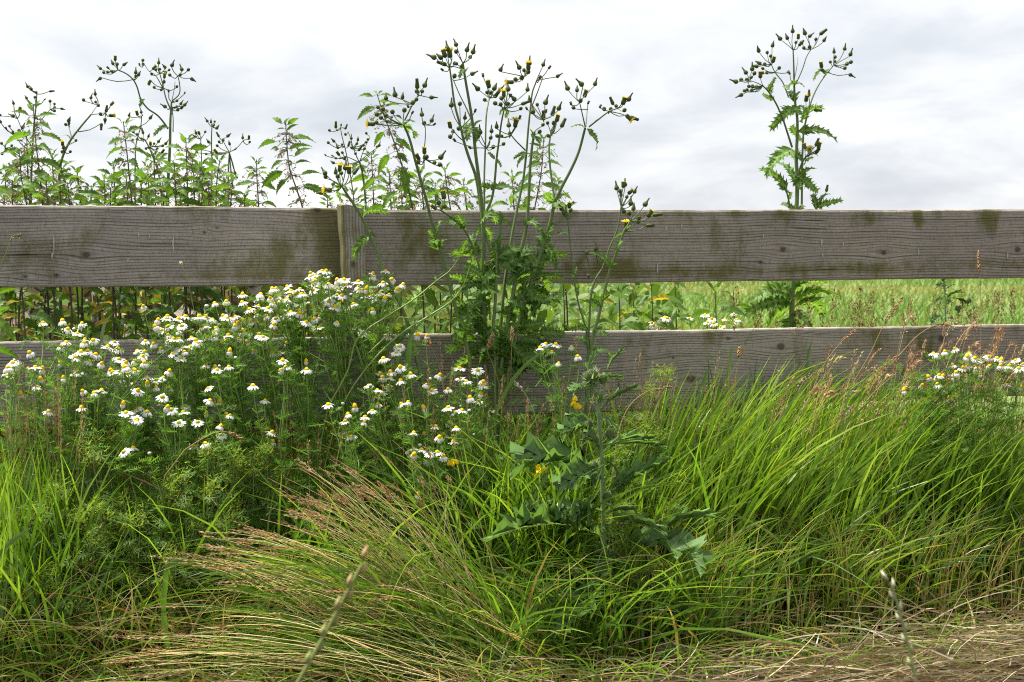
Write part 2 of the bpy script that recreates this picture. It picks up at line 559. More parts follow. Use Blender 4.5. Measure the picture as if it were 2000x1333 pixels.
def plank(parent, x0, x1, top, bot, seed, knots=(), moss=(), mat=None, thick=0.034, off=0.0, step=0.0035):
    """top/bot: photo rows at x0 and x1; the board is a closed solid with slightly worn edges"""
    a = P(x0, top[0], off); b = P(x1, top[1], off); c = P(x1, bot[1], off); d = P(x0, bot[0], off)
    Lm = np.linalg.norm(b - a); Hm = np.linalg.norm(a - d)
    nx = int(Lm / step); ny = int(Hm / step)
    s = np.linspace(0, 1, nx + 1); t = np.linspace(0, 1, ny + 1)
    S, T = np.meshgrid(s, t)
    p = ((1 - S)[..., None] * ((1 - T)[..., None] * a + T[..., None] * d) + S[..., None] * ((1 - T)[..., None] * b + T[..., None] * c))
    u = S * Lm; v = (1 - T) * Hm
    n3 = np.array([FN[0], FN[1], 0])
    # gentle cupping, saw waves, worn corners
    r = random.Random(seed)
    ph = [r.uniform(0, 6.3) for _ in range(6)]
    wob = 0.0012 * np.sin(u * 9 + ph[0]) + 0.0009 * np.sin(u * 23 + v * 30 + ph[1]) + 0.002 * np.sin(v * 14 + ph[2])
    edge = np.minimum(np.minimum(T, 1 - T) * Hm, np.minimum(S, 1 - S) * Lm)
    wob -= 0.004 * np.clip(1 - edge / 0.006, 0, 1) ** 2
    ez = 0.0008 * np.sin(u * 11 + ph[3]) + 0.0004 * np.sin(u * 47 + ph[4]) + 0.0003 * np.sin(u * 150 + ph[5])
    p = p + wob[..., None] * n3
    p[..., 2] += ez * np.clip(1 - edge / 0.03, 0, 1) * (np.where(T < .5, 1, -0.7))
    # grain coordinate bends round the knots
    gv = v.copy(); kn = np.zeros_like(v)
    for (kx, ky, kr) in knots:
        kp = P(kx, ky, off)
        ku = np.dot(kp - a, (b - a) / Lm); kv = np.dot(kp - d, (a - d) / Hm)
        du = u - ku; dv = v - kv
        d2 = (0.33 * du) ** 2 + dv ** 2
        rr = kr * 2.1
        gv += -dv * rr * rr / (d2 + rr * rr) * np.exp(-(du / (kr * 12)) ** 2) * 0.9
        dist = np.sqrt((du * 0.8) ** 2 + dv ** 2)
        kn = np.maximum(kn, np.clip((kr - dist) / (kr * 0.35), 0, 1))
        kn = np.maximum(kn, 0.35 * gauss(u, v, ku, kv, kr * 2.6, kr * 1.3))
    gv += 0.004 * np.sin(u * 1.3 + ph[0]) + 0.0012 * np.sin(u * 4.1 + ph[1] + v * 8)
    mo = np.zeros_like(v)
    for (mx, my, sx, sy, am) in moss:
        mp = P(mx, my, off)
        mo += am * gauss(u, v, np.dot(mp - a, (b - a) / Lm), np.dot(mp - d, (a - d) / Hm), sx, sy)
    N = (nx + 1) * (ny + 1)
    front = p.reshape(-1, 3)
    loop = np.concatenate([np.arange(nx + 1), (np.arange(1, ny + 1)) * (nx + 1) + nx, ny * (nx + 1) + np.arange(nx - 1, -1, -1), np.arange(ny - 1, 0, -1) * (nx + 1)])
    back = front[loop] - n3 * (thick - 0.002)
    verts = np.concatenate([front, back])
    i = np.arange(ny)[:, None] * (nx + 1) + np.arange(nx)[None, :]
    q = np.stack([i, i + nx + 1, i + nx + 2, i + 1], -1).reshape(-1, 4)
    m = len(loop)
    k = np.arange(m); k2 = (k + 1) % m
    qs = np.stack([loop[k], loop[k2], N + k2, N + k], -1)
    me = bpy.data.meshes.new('plank')
    faces = np.concatenate([q, qs])
    # back: strip between the top and the bottom edge of the back loop
    tb = N + np.arange(nx + 1)
    bb = N + (nx + ny) + np.arange(nx + 1)
    bb = bb[::-1]
    qb = np.stack([tb[:-1], tb[1:], bb[1:], bb[:-1]], -1)
    faces = np.concatenate([faces, qb])
    me.vertices.add(len(verts)); me.loops.add(faces.size); me.polygons.add(len(faces))
    base = V(parent.location)
    me.vertices.foreach_set('co', (verts - np.array(base)).astype(np.float32).ravel())
    me.loops.foreach_set('vertex_index', faces.astype(np.int32).ravel())
    me.polygons.foreach_set('loop_start', (np.arange(len(faces)) * 4).astype(np.int32))
    sm = np.ones(len(faces), bool); sm[len(q):] = False
    me.polygons.foreach_set('use_smooth', sm)
    g = me.attributes.new('grain', 'FLOAT_VECTOR', 'POINT')
    gr = np.stack([u + seed * 3.7, gv + seed * 1.3, np.full_like(u, seed * 0.77)], -1).reshape(-1, 3)
    grb = gr[loop] + np.array([0, 0.02, 0.03])
    g.data.foreach_set('vector', np.concatenate([gr, grb]).astype(np.float32).ravel())
    mk = me.color_attributes.new('mask', 'FLOAT_COLOR', 'POINT')
    mm = np.stack([kn, np.clip(mo, 0, 1), np.zeros_like(u), np.ones_like(u)], -1).reshape(-1, 4)
    mk.data.foreach_set('color', np.concatenate([mm, mm[loop] * np.array([0.0, 1, 1, 1])]).astype(np.float32).ravel())
    me.update(calc_edges=True); me.validate()
    me.materials.append(mat)
    return part('plank', me, parent)


fence_base = G(690, -0.017)
fence = empty('wooden_fence', fence_base, 'weathered grey timber rail fence with two wide boards and a square post', 'fence')
W1 = wood_mat('weathered_wood', (1.1, 1.09, 1.07), 0.8)
W2 = wood_mat('weathered_wood_brown', (1.03, 1.0, 0.92), 0.9)
MS_L = [(645, 470, .035, .2, .9), (620, 430, .05, .06, .6), (500, 525, .12, .05, .6), (560, 490, .05, .06, .4), (60, 490, .1, .06, .5), (180, 480, .06, .06, .4), (390, 420, .1, .03, .35), (330, 550, .4, .01, .35)]
MS_R = [(800, 440, .05, .08, .5), (850, 500, .08, .06, .5), (1440, 420, .03, .03, .8), (1530, 425, .03, .04, .7), (1690, 440, .05, .04, .7), (1790, 435, .02, .04, .9), (1830, 430, .02, .03, .6), (1930, 440, .04, .06, .7), (1400, 470, .03, .05, .6), (1440, 490, .04, .06, .5), (1180, 520, .12, .03, .6), (1300, 540, .3, .02, .6), (1650, 535, .25, .02, .6), (1950, 530, .2, .02, .5), (1100, 430, .06, .06, .5), (1340, 425, .05, .03, .5)]
MS_2 = [(1390, 660, .04, .05, .6), (1560, 690, .03, .1, .5), (1700, 660, .06, .05, .6), (1800, 680, .06, .08, .5), (1250, 690, .1, .06, .35)]
p_tl = plank(fence, -140, 690, (399, 406.5), (563.5, 558), 1, [(170, 505, .010), (113, 544, .006), (52, 545, .005), (620, 425, .009), (400, 466, .004), (424, 457, .004)], MS_L, W1)
p_tr = plank(fence, 700, 2140, (411, 409.5), (559, 541.5), 2, [(1528, 497, .009), (1724, 506, .0085), (1985, 503, .010), (1484, 522, .005), (1000, 490, .004)], MS_R, W2)
p_ll = plank(fence, -140, 700, (671, 660), (838, 822), 3, [(340, 735, .006), (520, 700, .008)], [(500, 690, .3, .05, .3)], W1)
p_lr = plank(fence, 706, 2140, (656, 633), (823, 768), 4, [(1840, 672, .012), (1525, 685, .012), (1423, 573 + 95, .004), (1350, 750, .014), (1315, 706, .004), (1070, 700, .013)], MS_2, W2)


def solid_post(parent, name, quad_top, y_bot, off0, depth, mat, seed):
    """square post standing against the boards on the viewer's side"""
    x0, x1, yt = quad_top
    tl = P(x0, yt, off0 + depth); tr = P(x1, yt, off0 + depth)
    wdt = np.linalg.norm(tr - tl)
    ft = np.array([FT[0], FT[1], 0]); fn = np.array([FN[0], FN[1], 0])
    n = 120
    zs = np.linspace(0, 1, n + 1)
    ztop = tl[2]; zb = -0.05
    ring = []
    chs = 0.004
    prof = [(0, -depth), (0, -chs), (chs, 0), (wdt - chs, 0), (wdt, -chs), (wdt, -depth)]
    # subdivide profile
    pr = []
    for i in range(len(prof)):
        p0 = np.array(prof[i]); p1 = np.array(prof[(i + 1) % len(prof)])
        m = max(1, int(np.linalg.norm(p1 - p0) / 0.006))
        for k in range(m): pr.append(p0 + (p1 - p0) * k / m)
    pr = np.array(pr); m = len(pr)
    lean = np.array([0.022, 0, 0])      # foot stands a little to the right of the top
    V_ = []; GR = []
    for s in zs:
        z = ztop + (zb - ztop) * s
        o = tl + lean * s
        w = 0.0012 * math.sin(z * 31 + seed) + 0.0008 * math.sin(z * 77)
        for j, (a, b) in enumerate(pr):
            q = o + ft * (a + w) + fn * b
            zj = z
            if s == 0: zj = z + 0.003 * math.sin(a * 90) - 0.004 * (a / wdt) + (0.004 if b < -depth * .5 else 0)
            V_.append((q[0], q[1], zj)); GR.append((z * 1.0 + seed, a + b * 1.1, seed * .31))
    nv = len(V_)
    faces = []
    for i in range(n):
        for j in range(m):
            j2 = (j + 1) % m
            faces.append((i * m + j, (i + 1) * m + j, (i + 1) * m + j2, i * m + j2))
    faces.append(tuple(range(m)))
    faces.append(tuple(range(n * m, n * m + m))[::-1])
    me = bpy.data.meshes.new(name)
    base = np.array(parent.location)
    me.from_pydata([tuple(np.array(v) - base) for v in V_], [], faces)
    g = me.attributes.new('grain', 'FLOAT_VECTOR', 'POINT')
    g.data.foreach_set('vector', np.array(GR, np.float32).ravel())
    mk = me.color_attributes.new('mask', 'FLOAT_COLOR', 'POINT')
    A = np.array(V_)
    loc = np.tile(pr, (n + 1, 1))
    mo = np.where(loc[:, 0] < 0.01, 0.75, 0.12)
    kz = P(683, 517, off0 + depth)[2]
    kn = np.clip((0.009 - np.sqrt((loc[:, 0] - wdt * .45) ** 2 + (A[:, 2] - kz) ** 2)) / 0.004, 0, 1) * (loc[:, 1] > -0.01)
    mk.data.foreach_set('color', np.stack([kn, mo, 0 * mo, 1 + 0 * mo], -1).astype(np.float32).ravel())
    me.validate(); me.update()
    me.materials.append(mat)
    return part(name, me, parent)


W3 = wood_mat('post_wood', (0.92, 0.94, 0.92), 0.8)
solid_post(fence, 'post', (667, 711, 402), 0, 0.001, 0.085, W3, 5)

# pale splash marks on the boards
M_CHALK = plant_mat('pale_dropping', 0.0, 0.9, 0.1, 200, 0.15, rnd=0.1)
base = np.array(fence.location)
for (x, y, h, w) in [(105, 480, 40, 3), (102, 500, 14, 4), (338, 478, 34, 3), (38, 462, 14, 3), (271, 458, 8, 3), (292, 462, 8, 2), (84, 440, 16, 2), (1605, 474, 16, 4), (1607, 500, 10, 3), (1647, 478, 12, 3), (1794, 492, 14, 3), (1491, 462, 8, 3), (1331, 442, 8, 3), (1968, 500, 14, 3), (1301, 447, 10, 3), (1284, 525, 20, 4), (250, 508, 6, 3), (1000, 520, 10, 2)]:
    nb = NB()
    k = 7
    vs_, qs_ = [], []
    for i in range(k):
        f = i / (k - 1)
        ww = w * (0.25 + 0.75 * math.sin(math.pi * min(1, f * 1.05 + .05))) * random.uniform(0.5, 1.1)
        xo = x + random.uniform(-1, 1) * 0.8
        for sx in (-.5, .5):
            vs_.append(P(xo + sx * ww, y - h / 2 + h * f, 0.0052))
    for i in range(k - 1): qs_.append((2 * i, 2 * i + 1, 2 * i + 3, 2 * i + 2))
    nb.add(np.array(vs_) - base, qs_, None, (0.44, 0.43, 0.40))
    part('splash_mark', nb.mesh('splash_mark', M_CHALK), fence)


# ------------------------------------------------------------------ leaf and flower shapes
def leaf_shape(name, mat, edge_l, edge_r, arch, fold, wav, col, ribcol, bend=0.0, twist=0.0):
    """leaf from (0,0,0) to (0,1,0); edges are lists of (s on the midrib, t shift, half width)"""
    nb = NB()
    for side, ed in ((-1, edge_l), (1, edge_r)):
        n = len(ed)
        s = np.array([e[0] for e in ed]); sh = np.array([e[1] for e in ed]); w = np.array([e[2] for e in ed])

        def pos(t, x):
            z = arch * 4 * t * (1 - t) + fold * np.abs(x) + wav * np.sin(t * 23 + side) * np.abs(x) * 3
            xb = bend * np.sin(t * math.pi)
            a = twist * t
            return np.stack([xb + x * np.cos(a), t, z + x * np.sin(a)], -1)
        mid = pos(s, 0 * s)
        edg = pos(np.clip(s + sh, -0.1, 1.05), side * w)
        half = 0.5 * (mid + edg) + np.array([0, 0, 0.02]) * w[:, None]
        v = np.concatenate([mid, half, edg])
        c = np.concatenate([np.tile(ribcol, (n, 1)), np.tile(col, (n, 1)), np.tile(col, (n, 1))]).astype(float)
        i = np.arange(n - 1)
        q = np.concatenate([np.stack([i, n + i, n + i + 1, i + 1], -1), np.stack([n + i, 2 * n + i, 2 * n + i + 1, n + i + 1], -1)])
        if side < 0: q = q[:, ::-1]
        nb.add(v, q, None, c)
    return nb.mesh(name, mat)


def edge_toothed(n, wf, depth, fwd, jit=0.1, s0=0.02):
    e = [(0.0, 0, 0.006), (s0, 0, wf(s0) * 0.8)]
    for i in range(n):
        a = s0 + (0.985 - s0) * i / n; b = s0 + (0.985 - s0) * (i + 0.62) / n
        k = 1 + random.uniform(-jit, jit)
        e.append((a + 0.004, 0, max(0.004, wf(a) * (1 - depth))))
        e.append((b, fwd / n, max(0.004, wf(b) * k)))
    e.append((1.0, 0, 0.003))
    return e


def edge_lobed(n, wf, depth, fwd, spine):
    """deep lobes, each ending in spines"""
    e = [(0.0, 0, 0.015)]
    for i in range(n):
        a = 0.03 + 0.86 * i / n
        st = 0.86 / n
        k = random.uniform(0.75, 1.15)
        w = wf(a + st * .5) * k
        e.append((a, 0, w * (1 - depth)))
        e.append((a + st * .25, 0, w * 0.62))
        e.append((a + st * .33, fwd * 0.2 / n, w * 0.78 + spine * .4))
        e.append((a + st * .42, fwd * 0.2 / n, w * 0.74))
        e.append((a + st * .55, fwd / n, w + spine))
        e.append((a + st * .64, fwd * .6 / n, w * 0.72))
        e.append((a + st * .74, fwd * .9 / n, w * 0.66 + spine * .5))
        e.append((a + st * .86, 0, w * (1 - depth) * 1.05))
    e.append((0.93, 0, wf(.9) * 0.5))
    e.append((1.0, 0, 0.002))
    return e


def edge_thistle(n, wf, fwd, spine):
    """narrow forked lobes with long yellow-tipped spines and deep bays between them"""
    e = [(0.0, 0, 0.02), (0.03, 0, 0.03)]
    for i in range(n):
        st = 0.80 / n
        a = 0.04 + st * i
        w = wf(a + st * .5) * random.uniform(.75, 1.15)
        e += [(a, 0, .028), (a + st * .14, 0, .035), (a + st * .26, fwd * .3 / n, w * .42), (a + st * .30, fwd * .4 / n, w * .60 + spine * .5), (a + st * .36, fwd * .5 / n, w * .50),
              (a + st * .44, fwd * .9 / n, w * .80), (a + st * .48, fwd * 1.2 / n, w + spine), (a + st * .54, fwd * 1.1 / n, w * .62), (a + st * .62, fwd * 1.3 / n, w * .66 + spine * .6), (a + st * .68, fwd * .8 / n, w * .38), (a + st * .84, 0, .032)]
    e += [(.86, 0, .05), (.90, 0, .055), (.91, .01, .075), (.93, 0, .04), (1.0, 0, .001)]
    return e


NETTLE = [leaf_shape('nettle_leaf', M_LEAF, edge_toothed(9, f, .3, .45), edge_toothed(9, f, .3, .45), ar, .28, .05, c, np.array(c) * 1.25, bd)
          for (f, ar, c, bd) in [
              (lambda t: 0.20 * math.sin(math.pi * min(1, t ** 0.62)) + .003, 0.14, (0.105, 0.205, 0.024), 0.0),
              (lambda t: 0.17 * math.sin(math.pi * min(1, t ** 0.60)) + .003, 0.20, (0.125, 0.23, 0.028), 0.05),
              (lambda t: 0.22 * math.sin(math.pi * min(1, t ** 0.66)) + .003, 0.10, (0.085, 0.17, 0.026), -0.05)]]
NETTLE_Y = [leaf_shape('nettle_leaf', M_LEAF, edge_toothed(8, lambda t: 0.17 * math.sin(math.pi * t ** .62) + .003, .3, .4), edge_toothed(8, lambda t: 0.17 * math.sin(math.pi * t ** .62) + .003, .3, .4), .16, .5, .08, (0.36, 0.29, 0.04), (0.40, 0.33, 0.06))]
SOW = [leaf_shape('sow_leaf', M_LEAF, edge_lobed(7, f, .62, .8, .045), edge_lobed(7, f, .62, .8, .045), ar, .35, .12, c, (0.22, 0.32, 0.10), bd, tw)
       for (f, ar, c, bd, tw) in [
           (lambda t: 0.16 * (1 - .75 * t), 0.22, (0.10, 0.21, 0.028), 0.0, .5),
           (lambda t: 0.19 * (1 - .7 * t), 0.14, (0.12, 0.24, 0.032), 0.07, -.5),
           (lambda t: 0.14 * (1 - .6 * t), 0.28, (0.085, 0.18, 0.03), -0.06, .9)]]
THIS = [leaf_shape('thistle_leaf', M_THISTLE, edge_thistle(nl, f, 1.2, .04), edge_thistle(nl, f, 1.2, .04), ar, .45, .16, c, (0.24, 0.33, 0.15), bd, tw)
        for (nl, f, ar, c, bd, tw) in [
            (4, lambda t: 0.26 * (1 - .45 * t), 0.14, (0.15, 0.27, 0.08), 0.04, .5),
            (6, lambda t: 0.27 * (1 - .5 * t), 0.10, (0.14, 0.255, 0.075), -0.05, -.4),
            (3, lambda t: 0.20 * (1 - .4 * t), 0.18, (0.17, 0.29, 0.10), 0.06, .8)]]
BROAD = [leaf_shape('broad_leaf', M_LEAF, edge_toothed(9, lambda t: 0.27 * math.sin(math.pi * t ** .75) + .003, .08, .2), edge_toothed(9, lambda t: 0.27 * math.sin(math.pi * t ** .75) + .003, .08, .2), .10, .25, .35, (0.09, 0.19, 0.05), (0.2, 0.3, 0.1))]


def aim(A, B, up, wscale=1.0):
    """matrix taking the leaf shape's (0,0,0)->(0,1,0) onto A->B, bulging towards up"""
    A = V(A); B = V(B); up = Vector(up)
    y = B - A
    L = y.length
    y = y.normalized()
    x = y.cross(up)
    if x.length < 1e-4: x = y.cross(Vector((1, 0.2, 0)))
    x.normalize()
    z = x.cross(y)
    m = Matrix(((x.x * L * wscale, y.x * L, z.x * L, A.x), (x.y * L * wscale, y.y * L, z.y * L, A.y), (x.z * L * wscale, y.z * L, z.z * L, A.z), (0, 0, 0, 1)))
    return m


def lathe(nb, prof, cols, sides=8, bend=0.0):
    pr = np.array(prof, float); n = len(pr)
    a = np.arange(sides) * 2 * math.pi / sides
    v = np.stack([pr[:, 0][:, None] * np.cos(a) + (bend * np.clip(pr[:, 1], 0, None) ** 2)[:, None], pr[:, 0][:, None] * np.sin(a), np.repeat(pr[:, 1][:, None], sides, 1)], -1).reshape(-1, 3)
    i = np.arange(n - 1)[:, None] * sides; k = np.arange(sides)[None, :]; k2 = (k + 1) % sides
    q = np.stack([i + k, i + k2, i + sides + k2, i + sides + k], -1).reshape(-1, 4)
    nb.add(v, q, None, np.repeat(np.array(cols, float), sides, 0))


def head_meshes():
    g = (0.075, 0.105, 0.026); gd = (0.055, 0.078, 0.022); br = (0.11, 0.07, 0.04)
    out = {}
    for key, prof, cols, bend in [
        ('b', [(0, -.0005), (.0038, 0), (.0062, .003), (.0064, .006), (.0048, .0095), (.0027, .013), (.0019, .018), (.0018, .023), (.0005, .0245)], [g, gd, g, g, g, gd, br, br, br], 3),
        ('b2', [(0, -.0005), (.0035, 0), (.0058, .003), (.0056, .007), (.0040, .011), (.0024, .0145), (.0016, .019), (.0004, .0205)], [g, gd, g, g, gd, gd, br, br], -5),
        ('b3', [(0, -.0005), (.003, 0), (.0052, .003), (.0050, .008), (.0040, .014), (.0036, .019), (.0038, .023), (.0008, .024)], [g, gd, g, g, gd, gd, br, br], 2),
        ('r', [(0, -.0005), (.003, 0), (.0052, .0028), (.0055, .0058), (.0042, .009), (.002, .0105), (0.0003, .0108)], [g, gd, g, g, g, (.1, .11, .03), (.1, .11, .03)], 0),
        ('s', [(0, -.0005), (.002, 0), (.0034, .002), (.0028, .005), (.0034, .009), (.0015, .010)], [br, br, (.06, .05, .035), br, (.16, .12, .09), (.2, .16, .12)], 0)]:
        nb = NB(); lathe(nb, prof, cols, 8, bend); out[key] = nb.mesh('seed_head', M_HEAD)
    nb = NB()
    lathe(nb, [(0, -.0005), (.0036, 0), (.0048, .004), (.0042, .010), (.0046, .014)], [g, gd, g, g, (.1, .12, .03)], 8)
    out['ycup'] = nb.mesh('flower_cup', M_HEAD)
    for key, n, l in (('y', 16, .0105), ('ys', 10, .005)):
        nb = NB()
        for ring, (nn, ll, el) in enumerate(((n, l, 0.25), (n - 4, l * .75, .7), (8, l * .45, 1.15))):
            for k in range(nn):
                a = 2 * math.pi * (k + .3 * ring) / nn + random.uniform(-.1, .1)
                d = np.array([math.cos(a), math.sin(a), 0]); sd = np.array([-math.sin(a), math.cos(a), 0])
                e = el + random.uniform(-.15, .15)
                p0 = d * .0025 + np.array([0, 0, .0135])
                p1 = p0 + (d * math.cos(e) + np.array([0, 0, math.sin(e)])) * ll * random.uniform(.85, 1.1)
                w = .0011
                nb.add([p0 - sd * w * .7, p0 + sd * w * .7, p1 + sd * w, p1 - sd * w], [(0, 1, 2, 3)], None, (.80, .62, .02) if ring < 2 else (.68, .46, .015))
        out[key] = nb.mesh('yellow_florets', M_YEL)
    return out


HEADS = head_meshes()


def orient(pos, axis, scale=1.0, spin=0.0):
    q = Vector(axis).normalized().to_track_quat('Z', 'Y')
    return Matrix.Translation(V(pos)) @ q.to_matrix().to_4x4() @ Matrix.Rotation(spin, 4, 'Z') @ Matrix.Scale(scale, 4)


# ------------------------------------------------------------------ sow thistles
SOW_STEM = (0.14, 0.205, 0.06)
SOW_DARK = (0.095, 0.14, 0.045)


def sow_thistle(label, off, stems, nodes, heads, leaves, root, hscale=1.0, group='prickly sow thistles', wid=1.22, offj=0.05):
    """stems: [(pts, width0 px, width1 px, d_off)], heads: (x, y[, kind[, tiltx, tilty]]), leaves: (x0,y0,x1,y1[,kind,wscale])"""
    gb = G(root[0], off)
    if len(root) > 1: off_r = root[1]; gb = G(root[0], off_r)
    ob = empty('sow_thistle', gb, label, 'sow thistle', group)
    bs = np.array(ob.location)
    rnd = random.Random(int(root[0]) * 7 + 3)
    node_off = {}
    for si, st in enumerate(stems):
        pts, w0, w1 = st[:3]
        d1 = st[3] if len(st) > 3 else rnd.uniform(-offj, offj)
        d0 = st[4] if len(st) > 4 else 0.0
        n = len(pts)
        pp = [P(x, y, off + d0 + (d1 - d0) * (i / max(1, n - 1))) for i, (x, y) in enumerate(pts)]
        for i, (x, y) in enumerate(pts): node_off[(x, y)] = off + d0 + (d1 - d0) * (i / max(1, n - 1))
        if len(st) > 5 and st[5]:
            pp = [gb * 1.0] + pp
        nb = NB()
        tube(nb, smooth_path(pp, 4), w0 / PXM / 2 * wid, w1 / PXM / 2 * wid, SOW_STEM if pts[0][1] > 330 else SOW_DARK, 7, SOW_DARK)
        part('stem', nb.mesh('stem', M_STEM, bs), ob)
    ped = NB()
    nodes = list(nodes)
    noff = []
    for (nx, ny) in nodes:
        k = min(node_off, key=lambda q: (q[0] - nx) ** 2 + (q[1] - ny) ** 2)
        noff.append(node_off[k])
    for h in heads:
        x, y = h[0], h[1]
        kind = h[2] if len(h) > 2 else rnd.choice(['b', 'b', 'b2', 'b3', 'r'])
        j = min(range(len(nodes)), key=lambda i: math.hypot(nodes[i][0] - x, nodes[i][1] - y) + 2.5 * max(0, y - nodes[i][1]))
        o1 = noff[j] + rnd.uniform(-.03, .03)
        A = P(nodes[j][0], nodes[j][1], noff[j]); B = P(x, y + 3, o1)
        mid = (A + B) / 2 + np.array([rnd.uniform(-.004, .004), 0, rnd.uniform(-.008, .002)])
        tube(ped, smooth_path([A, mid, B], 2), 0.0014, 0.0011, SOW_DARK, 4)
        if len(h) > 3:
            ax = Vector((h[3], rnd.uniform(-.25, .25), h[4]))
        else:
            d = B - A
            d = d / (np.linalg.norm(d) + 1e-6)
            ax = Vector((d[0] * .8 + rnd.uniform(-.2, .2), rnd.uniform(-.3, .3), max(0.25, d[2]) * .8 + .5))
        s = hscale * rnd.uniform(.85, 1.12)
        M = orient(B, ax, s, rnd.uniform(0, 6.28))
        if kind in ('y', 'ys'):
            M = orient(B, ax, s * 1.2, rnd.uniform(0, 6.28))
            c = part('flower_head', HEADS['ycup'], ob, M)
            sub('yellow_florets', HEADS[kind], c)
        else:
            part({'r': 'bud', 's': 'withered_head'}.get(kind, 'seed_head'), HEADS[kind], ob, M)
    if ped.n: part('flower_stalk', ped.mesh('flower_stalk', M_STEM, bs), ob, None, 'stuff')
    for lf in leaves:
        x0, y0, x1, y1 = lf[:4]
        ws = lf[4] if len(lf) > 4 else 1.0
        dz = lf[5] if len(lf) > 5 else rnd.uniform(-.06, .06)
        k = min(node_off, key=lambda q: (q[0] - x0) ** 2 + (q[1] - y0) ** 2)
        o0 = node_off[k]
        A = P(x0, y0, o0); B = P(x1, y1, o0 + dz)
        part('leaf', rnd.choice(SOW), ob, aim(A, B, (0.3 * rnd.uniform(-1, 1), rnd.choice((-1.1, -1.1, .9)), 0.9), ws * rnd.uniform(1.1, 1.5)))
    return ob


# the big plant in the middle
MID_STEMS = [
    ([(949, 700), (946, 620), (944, 540), (944, 440), (938, 370), (929, 300), (923, 240), (908, 150), (904, 124)], 9, 3.4, .03, 0, True),
    ([(944, 440), (938, 395), (928, 340), (916, 308), (906, 276), (900, 250), (888, 204), (882, 160), (878, 130)], 6, 2.6, -.03, 0.0),
    ([(906, 276), (896, 268), (886, 256)], 2, 1.4),
    ([(923, 240), (912, 214), (898, 186), (886, 158)], 2.4, 1.5, -.05),
    ([(966, 700), (964, 640), (968, 580), (970, 530), (970, 500), (976, 450), (979, 425)], 6, 4, .03, .03, True),
    ([(982, 690), (988, 650), (996, 610), (1008, 540), (1020, 480), (1028, 444), (1032, 400), (1036, 320), (1042, 268), (1044, 258)], 8, 3.6, .02, .02, True),
    ([(978, 640), (985, 560), (992, 512), (1002, 450), (1012, 400), (1022, 350), (1028, 300), (1032, 250), (1037, 204), (1040, 180), (1048, 158)], 6, 2.2, -.06, -.02, True),
    ([(1000, 690), (1020, 610), (1042, 540), (1060, 484), (1076, 430), (1084, 396), (1096, 368), (1112, 338), (1130, 298), (1140, 262), (1143, 250)], 7.5, 3.6, .10, .03, True),
    ([(1084, 396), (1079, 360), (1074, 320), (1073, 280), (1076, 262)], 4, 2.4, .02, .06),
    ([(1150, 248), (1168, 234), (1190, 218), (1208, 211)], 3.2, 2.0, .12, .10),
    ([(1143, 248), (1138, 226), (1132, 200)], 2.2, 1.5, .13, .10), ([(1144, 248), (1147, 214)], 2.0, 1.5, .07, .10),
    ([(1026, 294), (1016, 284), (1008, 276), (998, 264)], 2.4, 1.8, .06, .0),
    ([(946, 420), (946, 340), (948, 290), (951, 216), (956, 192)], 3.5, 2.2, -.10, -.02),
    ([(950, 414), (960, 390), (966, 356), (970, 310), (974, 280), (980, 236), (985, 212)], 4.5, 2.4, .06, .0),
    ([(915, 690), (892, 610), (872, 530), (862, 494), (852, 466), (840, 420), (828, 374), (820, 346), (810, 310), (800, 272), (794, 256), (788, 244)], 6.5, 3.4, .06, .03, True),
    ([(790, 236), (800, 216), (806, 204), (817, 186)], 2.6, 1.6, .08, .06), ([(828, 330), (829, 290), (831, 258), (830, 244)], 2.0, 1.3, -.02, .0),
    ([(944, 560), (930, 500), (918, 470), (905, 446), (880, 424), (862, 412)], 4, 2.5, .10, .02),
    ([(1040, 205), (1050, 180), (1060, 152)], 2, 1.4),
    ([(960, 500), (950, 460), (942, 430)], 3.6, 3, .01, .02),
]
MID_NODES = [(904, 124), (878, 130), (886, 256), (886, 158), (956, 192), (985, 212), (1048, 158), (1024, 150), (1044, 258), (1060, 234), (1132, 200), (1147, 214), (1143, 250), (1208, 211), (1190, 218), (998, 264), (788, 244), (817, 186), (806, 204), (830, 244), (1076, 262), (900, 250), (950, 290), (862, 412), (828, 310)]
